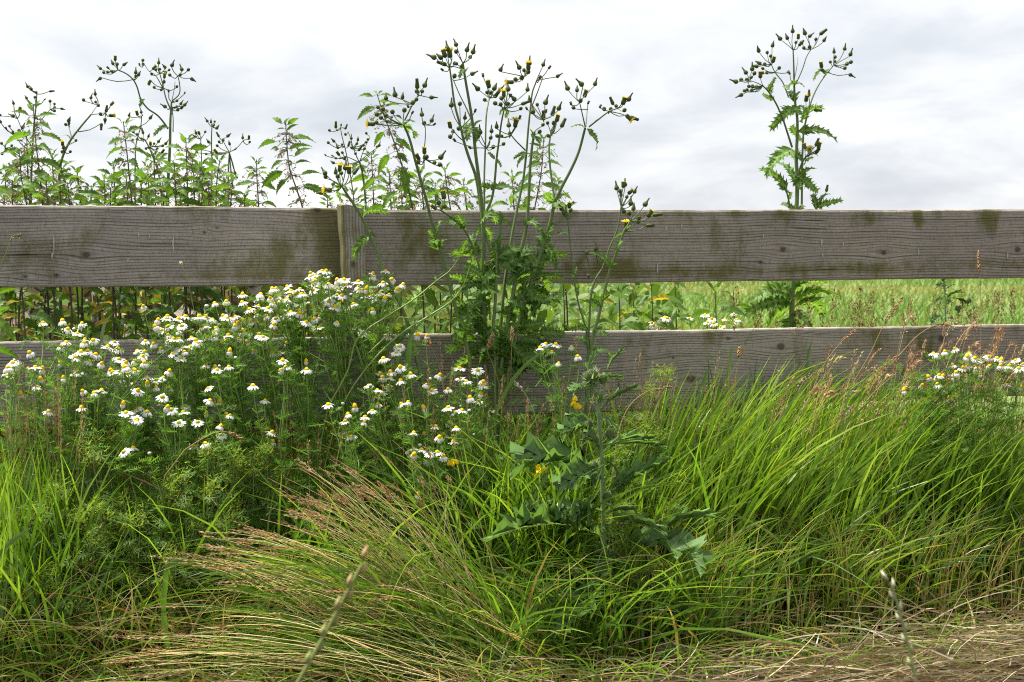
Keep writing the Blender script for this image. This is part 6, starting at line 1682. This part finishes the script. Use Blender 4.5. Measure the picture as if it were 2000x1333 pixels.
sweep(95, (820, 1060), (.50, .70), [(430, 1040), (560, 985), (700, 935), (870, 930)], (35, 35), (.56, .80), (.03, .10), .75, (.0009, .0015), GOLD, TAN + STRAW)
sweep(34, (900, 1100), (.52, .70), [(560, 900), (700, 880), (900, 850)], (45, 60), (.5, .72), (.02, .07), .5, (.0009, .0014), GOLD, TAN)
sweep(46, (700, 1000), (.56, .74), [(330, 1080), (420, 1060), (520, 1100)], (50, 40), (.6, .8), (.03, .09), .6, (.0009, .0014), GOLD, TAN + STRAW)
sweep(44, (760, 1100), (.70, .92), [(200, 1290), (300, 1240), (380, 1200), (520, 1180)], (60, 35), (.7, .92), (.02, .08), .3, (.0009, .0014), GOLD[3:] + GOLD[:2], GOLD)
sweep(34, (900, 1150), (.62, .85), [(560, 1180), (700, 1150), (800, 1100)], (60, 50), (.66, .85), (.02, .08), .45, (.0009, .0014), GOLD, TAN)
stuff('straw_tussock', nb, M_STRAW, 'golden bent-over straw with brown seed heads sweeping left across the lower verge')
nb = NB()
n = 420
p0 = G(rng.uniform(640, 1060, n), rng.uniform(.42, .80, n))
p2 = P(rng.uniform(300, 900, n), rng.uniform(1050, 1330, n), rng.uniform(.46, .85, n)); p2[:, 2] = np.clip(p2[:, 2], .02, .3)
p1 = p0 * .4 + p2 * .6; p1[:, 2] = np.maximum(p0[:, 2], p2[:, 2]) + rng.uniform(.02, .09, n)
ribbons(nb, p0, p1, p2, rng.uniform(.003, .007, n), pick(GREEN_D + GREEN_D + GREEN, n), 7)
stuff('grass', nb, M_GRASS, 'green blades lying under the bent straw')

# tan seed heads in the grass on the right
nb = NB()
n = 270
px = rng.uniform(1480, 2080, n) ; of = rng.uniform(.05, .42, n)
p0 = G(px, of)
topy = np.interp(px, [1300, 1500, 1650, 1850, 2080], [800, 770, 720, 690, 660]) + rng.normal(25, 55, n)
p2 = P(px + rng.normal(75, 45, n), topy, of + rng.uniform(-.03, .05, n))
p1 = p0 * .35 + p2 * .65; p1[:, 2] = p2[:, 2] * rng.uniform(.8, 1.05, n); p1[:, 0] -= rng.uniform(0, .05, n)
thin_stems(nb, p0, p1, p2, rng.uniform(.0009, .0014, n), pick(STRAW + [(.3, .3, .08)], n), 9, pick(TAN, n))
big = rng.random(n) < .45
spikelets(nb, p0[big], p1[big], p2[big], 46, .76, .016, .0070, .0014, pick(TAN, int(big.sum())), .7)
sm = ~big
spikelets(nb, p0[sm], p1[sm], p2[sm], 44, .80, .005, .0095, .0018, pick(TAN + [(.42, .33, .2)], int(sm.sum())), .9)
n = 130
px = rng.uniform(1180, 1560, n); of = rng.uniform(.05, .4, n)
p0 = G(px, of); p2 = P(px + rng.normal(30, 30, n), rng.normal(790, 50, n), of)
p1 = p0 * .4 + p2 * .6; p1[:, 0] -= .02
thin_stems(nb, p0, p1, p2, rng.uniform(.0007, .001, n), pick(STRAW + GREEN, n), 8, pick(TAN, n))
spikelets(nb, p0, p1, p2, 36, .78, .010, .006, .0012, pick(TAN + [(.4, .35, .2)], n), .8)
n = 90
px = rng.uniform(560, 1120, n); of = rng.uniform(.1, .45, n)
p0 = G(px, of); p2 = P(px + rng.normal(0, 50, n), rng.normal(800, 65, n), of)
p1 = p0 * .4 + p2 * .6; p1[:, 2] += .03
thin_stems(nb, p0, p1, p2, rng.uniform(.0007, .001, n), pick(STRAW, n), 8, pick(TAN, n))
spikelets(nb, p0, p1, p2, 34, .80, .007, .007, .0013, pick(TAN, n), .85)
n = 60
px = rng.uniform(-20, 170, n); of = rng.uniform(.15, .4, n)
p0 = G(px, of); p2 = P(px + rng.normal(10, 25, n), rng.normal(790, 60, n), of)
p1 = p0 * .4 + p2 * .6; p1[:, 2] += .03
thin_stems(nb, p0, p1, p2, rng.uniform(.0007, .001, n), pick(STRAW, n), 8, pick(TAN, n))
spikelets(nb, p0, p1, p2, 40, .78, .005, .0075, .0013, pick(TAN + STRAW, n), .9)
stuff('seeding_grass', nb, M_STRAW, 'tan and pinkish grass seed heads rising over the green grass')

# cut hay lying at the lower right
nb = NB()
n = 1700
px = rng.uniform(1120, 2140, n); of = rng.uniform(.44, 1.15, n)
keep = (of > np.interp(px, [1120, 1400, 1700, 2140], [1.3, 1.1, .80, .66])) | (rng.random(n) < .12)
px = px[keep]; of = of[keep]; n = len(px)
p0 = G(px, of, 0) ; p0[:, 2] = rng.random(n) ** 1.3 * .08
a = rng.normal(.30, .45, n) + np.where(rng.random(n) < .5, math.pi, 0)
L = rng.uniform(.08, .34, n)
p2 = p0 + np.stack([np.cos(a) * L, np.sin(a) * L * .7, rng.normal(.0, .05, n)], -1); p2[:, 2] = np.clip(p2[:, 2], .004, .18)
p1 = (p0 + p2) / 2 + np.stack([rng.normal(0, .03, n), rng.normal(0, .03, n), rng.uniform(0, .045, n)], -1)
ribbons(nb, p0, p1, p2, rng.uniform(.0016, .0038, n), pick([(.36, .28, .15), (.46, .38, .24), (.27, .19, .10), (.20, .13, .065), (.5, .43, .3), (.24, .20, .08)], n), 5, None, 'flat')
n = 900
px = rng.uniform(-60, 1200, n); of = rng.uniform(.58, .95, n)
p0 = G(px, of, 0); p0[:, 2] = rng.random(n) ** 1.5 * .05
a = rng.uniform(0, 6.28, n); L = rng.uniform(.08, .3, n)
p2 = p0 + np.stack([np.cos(a) * L, np.sin(a) * L * .7, rng.normal(.0, .03, n)], -1); p2[:, 2] = np.clip(p2[:, 2], .004, .1)
p1 = (p0 + p2) / 2 + np.stack([rng.normal(0, .03, n), rng.normal(0, .03, n), rng.uniform(0, .05, n)], -1)
ribbons(nb, p0, p1, p2, rng.uniform(.0014, .003, n), pick([(.40, .31, .15), (.3, .22, .09), (.26, .24, .07), (.22, .15, .07)], n), 5, None, 'flat')
stuff('hay_litter', nb, M_STRAW, 'pale cut hay lying tangled on the ground at the lower right')

# weeds behind the fence: left undergrowth, right dry stalks
nb = NB()
tuft_blades(nb, 3200, -160, 760, -2.6, -.10, .25, .80, 0, 0, .3, .007, [(.22, .15, .05), (.30, .22, .07), (.12, .14, .03), (.11, .19, .03), (.16, .09, .035), (.10, .06, .03)], None, .7, 5, None)
tuft_blades(nb, 3600, 640, 1420, -2.6, -.08, .25, .78, .03, 0, .28, .0075, GREEN + GREEN_D + [(.3, .25, .09)], None, .6, 5, None)
stuff('undergrowth', nb, M_GRASS, 'mixed brown and green weeds behind the fence seen through the gap')
nb = NB()
tuft_blades(nb, 420, 1400, 2140, -1.2, -.1, .2, .60, .06, 0, .15, .0035, STRAW + GREEN + [(.2, .22, .06)], None, .4, 5, None)
n = 100
px = rng.uniform(1430, 2120, n); of = rng.uniform(-1.4, -.1, n)
p0 = G(px, of); p2 = P(px + rng.normal(8, 14, n), rng.uniform(556, 650, n), of)
p1 = p0 * .4 + p2 * .6
thin_stems(nb, p0, p1, p2, rng.uniform(.0008, .0013, n), pick(STRAW + GREEN_D, n), 7, pick(TAN, n))
spikelets(nb, p0, p1, p2, 40, .88, .010, .008, .0022, pick([(.24, .14, .06), (.30, .19, .09), (.2, .12, .06)], n), .75)
stuff('seeding_grass', nb, M_STRAW, 'brown dock and grass seed stalks behind the fence at the right')
# yellowed leaves and broad leaf mass behind the left gap
nb = NB()
rnd = random.Random(5)
for k in range(4200):
    x = rnd.uniform(-160, 1330); o = -rnd.uniform(.05, 1.0) ** 1.5 * 2.6 - .06; z = rnd.uniform(.42, .86) + .02 * o
    p = G(x, o, z)
    c = rnd.choice([(.36, .28, .03), (.20, .12, .04), (.13, .24, .03), (.14, .25, .03), (.10, .19, .03), (.09, .17, .03), (.16, .10, .04), (.10, .065, .035), (.07, .12, .025)] if x < 640 else [(.10, .19, .03), (.08, .16, .025), (.13, .23, .03), (.2, .26, .04)])
    d = np.array([rnd.gauss(0, 1), rnd.gauss(0, .6), rnd.gauss(-.4, .6)]); d /= np.linalg.norm(d)
    s = np.cross(d, [rnd.gauss(0, .4), -.6, 1.0]); s /= np.linalg.norm(s)
    L = rnd.uniform(.03, .075); w = L * rnd.uniform(.16, .28)
    m1 = p + d * L * .35 + np.array([0, 0, .004]); m2 = p + d * L * .7
    nb.add([p, m1 + s * w, m1 - s * w, m2 + s * w * .7, m2 - s * w * .7, p + d * L], [(1, 2, 4, 3)], [(0, 2, 1), (3, 4, 5)], c)
for k in range(2200):
    x = rnd.uniform(-200, 760); o = -rnd.uniform(1.0, 3.0); z = rnd.uniform(.30, .84)
    p = G(x, o, z)
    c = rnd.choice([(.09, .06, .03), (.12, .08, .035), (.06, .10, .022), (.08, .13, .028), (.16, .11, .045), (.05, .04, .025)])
    d = np.array([rnd.gauss(0, 1), rnd.gauss(0, .5), rnd.gauss(-.2, .9)]); d /= np.linalg.norm(d)
    s = np.cross(d, [rnd.gauss(0, .4), -1, .5]); s /= np.linalg.norm(s)
    L = rnd.uniform(.07, .14); w = L * rnd.uniform(.14, .26)
    m1 = p + d * L * .35; m2 = p + d * L * .7
    nb.add([p, m1 + s * w, m1 - s * w, m2 + s * w * .7, m2 - s * w * .7, p + d * L], [(1, 2, 4, 3)], [(0, 2, 1), (3, 4, 5)], c)
stuff('foliage', nb, M_LEAF, 'yellowing and green leaves of the weeds behind the left and middle gap')

# crop in the field, the part the gap shows
nb = NB()
n = 26000
y = rng.uniform(13, 42, n); x = rng.uniform(-.06, .42, n) * y
p0 = np.stack([x, y, np.full(n, .02)], -1)
h = rng.uniform(.06, .15, n)
p2 = p0 + np.stack([rng.normal(.02, .05, n), rng.normal(0, .05, n), h], -1)
p1 = (p0 + p2) / 2 + np.stack([rng.normal(0, .01, n), rng.normal(0, .01, n), h * .15], -1)
band = np.sin(y * .55 + .8 * np.sin(x * .25) + .5)
cg = pick([(.13, .21, .05), (.155, .235, .06), (.12, .20, .05)], n); cy = pick([(.27, .24, .10), (.32, .25, .11), (.22, .23, .08)], n)
wgt = (np.clip(band * 1.6 - .55, 0, 1) * rng.uniform(.5, 1, n))[:, None]
ribbons(nb, p0, p1, p2, rng.uniform(.010, .022, n), cg * (1 - wgt) + cy * wgt, 2)
o = part('crop', nb.mesh('crop', M_FINE), None); tag(o, 'short green cereal crop of the field beyond the fence', 'crop', None, 'stuff')


# ------------------------------------------------------------------ single grass stalks one can pick out
def stalk(label, pts, off, r, col, seedcol=None, seeds=0, t0=.75, spread=.004, sl=.009, root=None, sw=.0016, width=None, name='grass_stalk'):
    pp = [P(x, y, off) for (x, y) in pts]
    gb = G(root if root is not None else pts[0][0], off)
    ob = empty(name, gb, label, 'grass stalk')
    bs = np.array(ob.location)
    path = smooth_path([gb] + pp, 6)
    nb = NB()
    if width:
        n = len(path)
        tg = np.gradient(path, axis=0); tg /= np.linalg.norm(tg, axis=1)[:, None]
        s = np.cross(tg, np.array([.25, -1, .3])); s /= np.linalg.norm(s, axis=1)[:, None]
        f = np.linspace(0, 1, n)
        w = width / 2 * np.clip(1 - f ** 3, .02, 1)
        zc = np.cross(s, tg)
        v = np.concatenate([path - s * w[:, None], path + zc * (w * .25)[:, None], path + s * w[:, None]])
        i = np.arange(n - 1)
        q = np.concatenate([np.stack([i, i + 1, n + i + 1, n + i], -1), np.stack([n + i, n + i + 1, 2 * n + i + 1, 2 * n + i], -1)])
        nb.add(v, q, None, col)
        part('blade', nb.mesh('blade', M_GRASS, bs), ob)
        return ob
    tube(nb, path, r, r * .6, col, 6, col if seedcol is None else seedcol)
    part('stem', nb.mesh('stem', M_STRAW, bs), ob)
    if seeds:
        sb = NB()
        rnd = random.Random(int(pts[-1][0]))
        n = len(path)
        for k in range(seeds):
            f = t0 + (1 - t0) * k / seeds
            x = f * (n - 1); i = min(n - 2, int(x)); p = path[i] + (path[i + 1] - path[i]) * (x - i)
            tg = path[i + 1] - path[i]; tg /= np.linalg.norm(tg)
            a = np.array([rnd.gauss(0, 1), rnd.gauss(0, 1), rnd.gauss(0, 1)]); a -= tg * np.dot(a, tg); a /= np.linalg.norm(a)
            k_ = math.sin(math.pi * min(1, (f - t0) / (1 - t0) * .9 + .1)) * .8 + .2
            b = p + a * spread * k_ * rnd.random()
            ax = tg + a * .3; ax /= np.linalg.norm(ax)
            s = np.cross(ax, a); s /= np.linalg.norm(s)
            L = sl * rnd.uniform(.8, 1.2)
            c = np.array(seedcol) * rnd.uniform(.8, 1.25)
            m = b + ax * L * .45
            sb.add([b, m + s * sw, m + a * sw, m - s * sw, b + ax * L], None, [(0, 1, 2), (0, 2, 3), (4, 2, 1), (4, 3, 2), (0, 3, 1), (4, 1, 3)], c)
        part('seed_head', sb.mesh('seed_spike', M_STRAW, bs), ob, None, 'stuff')
    return ob


tanc = (.36, .22, .11); strw = (.42, .33, .12); pale = (.50, .45, .27); grn = (.12, .21, .04)
# two stalks close to the lens (out of focus)
nearoff = lambda d: 0


def near_stalk(label, px_pts, dist, r, col, c2, seeds):
    def q(x, y):
        return np.array([(x - 1000) / F * dist, dist * CP - (-(y - 666.5) / F) * 0 + 0, 0]) if False else None
    pp = []
    for (x, y) in px_pts:
        cx = (x - 1000) / F; cy = -(y - 666.5) / F
        d = np.array([cx, CP + cy * SP, -SP + cy * CP])
        pp.append(np.array([0, 0, CAMH]) + d * dist)
    gb = pp[0].copy(); gb[2] = 0; gb[0] += (pp[0][0] - pp[-1][0]) * 1.8; gb[1] += .05
    ob = empty('grass_stalk', gb, label, 'grass stalk')
    bs = np.array(ob.location)
    path = smooth_path([gb, pp[0] + (pp[0] - pp[1]) * 2.0] + pp, 8)
    nb = NB(); tube(nb, path, r, r * .8, col, 7, col)
    part('stem', nb.mesh('stem', M_STRAW, bs), ob)
    sb = NB()
    n = len(path)
    L0 = np.linalg.norm(pp[-1] - pp[0])
    for k in range(seeds):
        f = k / (seeds - 1)
        p = pp[0] + (pp[-1] - pp[0]) * (.12 + .88 * f)
        idx = np.argmin(np.linalg.norm(path - p, axis=1)); p = path[idx]
        tg = path[min(n - 1, idx + 1)] - path[max(0, idx - 1)]; tg /= np.linalg.norm(tg)
        sgn = 1 if k % 2 else -1
        a = np.array([sgn, .15, 0.0]); a -= tg * np.dot(a, tg); a /= np.linalg.norm(a)
        ax = tg + a * .22; ax /= np.linalg.norm(ax)
        s = np.cross(ax, a); s /= np.linalg.norm(s)
        L = L0 / seeds * 1.35
        w = L * .16
        b = p + a * r * .4
        m = b + ax * L * .5
        cc = np.array(col) * (1 - f) + np.array(c2) * f
        sb.add([b, m + s * w, m + a * w, m - s * w, m - a * w * .6, b + ax * L], None, [(0, 1, 2), (0, 2, 3), (0, 3, 4), (0, 4, 1), (5, 2, 1), (5, 3, 2), (5, 4, 3), (5, 1, 4)], cc)
    part('seed_head', sb.mesh('seed_spike', M_STRAW, bs), ob, None, 'stuff')
    return ob


near_stalk('blurred green and tan grass spike close to the viewer, bottom left of centre', [(582, 1333), (622, 1262), (660, 1192), (690, 1135), (708, 1102)], 1.25, .0018, (.26, .30, .09), (.48, .33, .16), 9)
near_stalk('thin pale grass spike close to the viewer at the bottom right', [(1790, 1333), (1776, 1270), (1762, 1215), (1748, 1165), (1738, 1138)], 1.45, .0014, (.32, .36, .14), (.62, .58, .44), 9)

stalk('tan seed stalk standing in front of the top rail at the right edge', [(1915, 700), (1916, 600), (1914, 540), (1911, 494)], .2, .0011, strw, tanc, 60, .78, .004)
stalk('tan seed head leaning right across the gap above the right lower board', [(1660, 760), (1700, 690), (1730, 628), (1762, 582)], .25, .0012, strw, tanc, 90, .72, .005, root=1600)
stalk('drooping pinkish seed head arched over the right lower board', [(1700, 760), (1760, 690), (1800, 650), (1835, 634), (1856, 636)], .25, .0012, strw, tanc, 80, .70, .005, root=1640)
stalk('straight tan seed head left of the leaning one on the right lower board', [(1600, 730), (1625, 690), (1648, 664), (1670, 646)], .2, .0011, strw, tanc, 70, .66, .0045, root=1560)
stalk('thin brown stalk leaning left across the right lower board', [(1471, 750), (1455, 700), (1440, 656), (1432, 640)], .12, .0010, tanc, tanc, 12, .9, .003, root=1490)
stalk('golden seed spike upright in front of the right lower board', [(1434, 790), (1438, 730), (1442, 704), (1445, 682)], .2, .0011, strw, (.42, .25, .07), 60, .80, .0045, root=1430)
stalk('pale bent stalk arching right of the spiny thistle', [(1202, 880), (1212, 830), (1232, 790), (1262, 766), (1322, 756)], .52, .0011, pale, tanc, 30, .86, .003, root=1198)
stalk('arching stalk with drooping tan heads left of the thistle foot', [(1279, 1086), (1240, 1086), (1170, 1102), (1108, 1124), (1076, 1142), (1040, 1182)], .66, .0011, (.45, .33, .12), (.46, .28, .18), 46, .84, .007, .012, root=1330)
stalk('silvery seed spike leaning left beside the big sow thistle', [(1048, 830), (1040, 796), (1020, 762), (1003, 744)], .3, .0013, (.42, .44, .30), (.55, .53, .42), 40, .72, .004, root=1060)
stalk('dry tan stalk with drooping heads left of the big sow thistle foot', [(866, 760), (858, 716), (848, 690), (835, 664)], .3, .0010, strw, tanc, 34, .84, .006, root=905)
stalk('tan seed stalk just right of the big sow thistle foot', [(998, 760), (998, 720), (999, 690), (1001, 644)], .25, .0010, tanc, tanc, 50, .86, .005, root=1000)
stalk('tan feathery stalk in front of the big sow thistle foot', [(972, 740), (960, 706), (953, 690), (962, 656)], .28, .0010, tanc, tanc, 50, .80, .006, root=985)
stalk('grass head bending left above the lowest daisies left of centre', [(590, 800), (470, 850), (430, 843), (400, 852)], .4, .0010, (.40, .30, .10), (.45, .30, .14), 40, .78, .0045, root=420) if False else None
stalk('arched tan stalk over the low daisies left of centre', [(360, 880), (398, 856), (430, 843), (455, 848), (474, 858)], .42, .0011, (.42, .30, .12), (.42, .27, .13), 46, .72, .004, root=340)
stalk('green leaf blade curving beside the fence post foot', [(800, 760), (798, 700), (806, 650), (832, 622)], .3, 0, (.10, .20, .045), root=796, width=.014, name='grass_leaf')
stalk('bright leaf blade slanting right below the big sow thistle', [(990, 760), (1020, 720), (1056, 690), (1090, 666)], .32, 0, (.14, .25, .04), root=960, width=.009, name='grass_leaf')
stalk('bright folded leaf blade in the straw at lower left', [(322, 1150), (334, 1100), (352, 1094), (400, 1112), (446, 1130)], .66, 0, (.13, .26, .035), root=326, width=.011, name='grass_leaf')
stalk('broad curled leaf blade at the lower left edge', [(0, 1085), (20, 1060), (42, 1044), (60, 1030)], .6, 0, (.16, .27, .06), root=-30, width=.012, name='grass_leaf')
stalk('tall blue-green blade against the right lower board', [(1575, 740), (1578, 700), (1582, 680), (1586, 664)], .1, 0, (.10, .19, .09), root=1572, width=.011, name='grass_leaf')
stalk('upright green blade left of the tan seed spike', [(1420, 780), (1424, 720), (1428, 690), (1431, 672)], .15, 0, (.10, .21, .04), root=1416, width=.010, name='grass_leaf')
stalk('green blade rising in front of the lower board right of the thistle', [(1364, 800), (1372, 760), (1380, 730), (1383, 722)], .25, 0, (.11, .22, .05), root=1355, width=.012, name='grass_leaf')
stalk('thin green stem curving past the end of the left top rail', [(-8, 560), (2, 520), (14, 490), (30, 462), (38, 460)], .3, .0011, grn, (.2, .26, .06), 30, .7, .003, root=-20)
stalk('slim green flower stem crossing the left part of the top rail', [(372, 570), (364, 540), (358, 524), (354, 516)], .2, .001, grn, pale, 16, .86, .003, root=380)
stalk('pale curled grass leaf beside the broken board', [(198, 690), (200, 650), (206, 630), (222, 610)], .05, 0, (.3, .36, .2), root=196, width=.009, name='grass_leaf')
stalk('green daisy-height blade slanting up left of the post, long and thin', [(220, 800), (270, 740), (320, 690), (340, 676)], .33, .0014, (.14, .22, .05), (.16, .24, .06), 0, root=190)
stalk('dark green stem slanting through the left daisies beside the lower board', [(216, 810), (260, 760), (290, 730), (310, 712)], .36, .0013, (.09, .15, .04), (.11, .18, .05), 0, root=200)
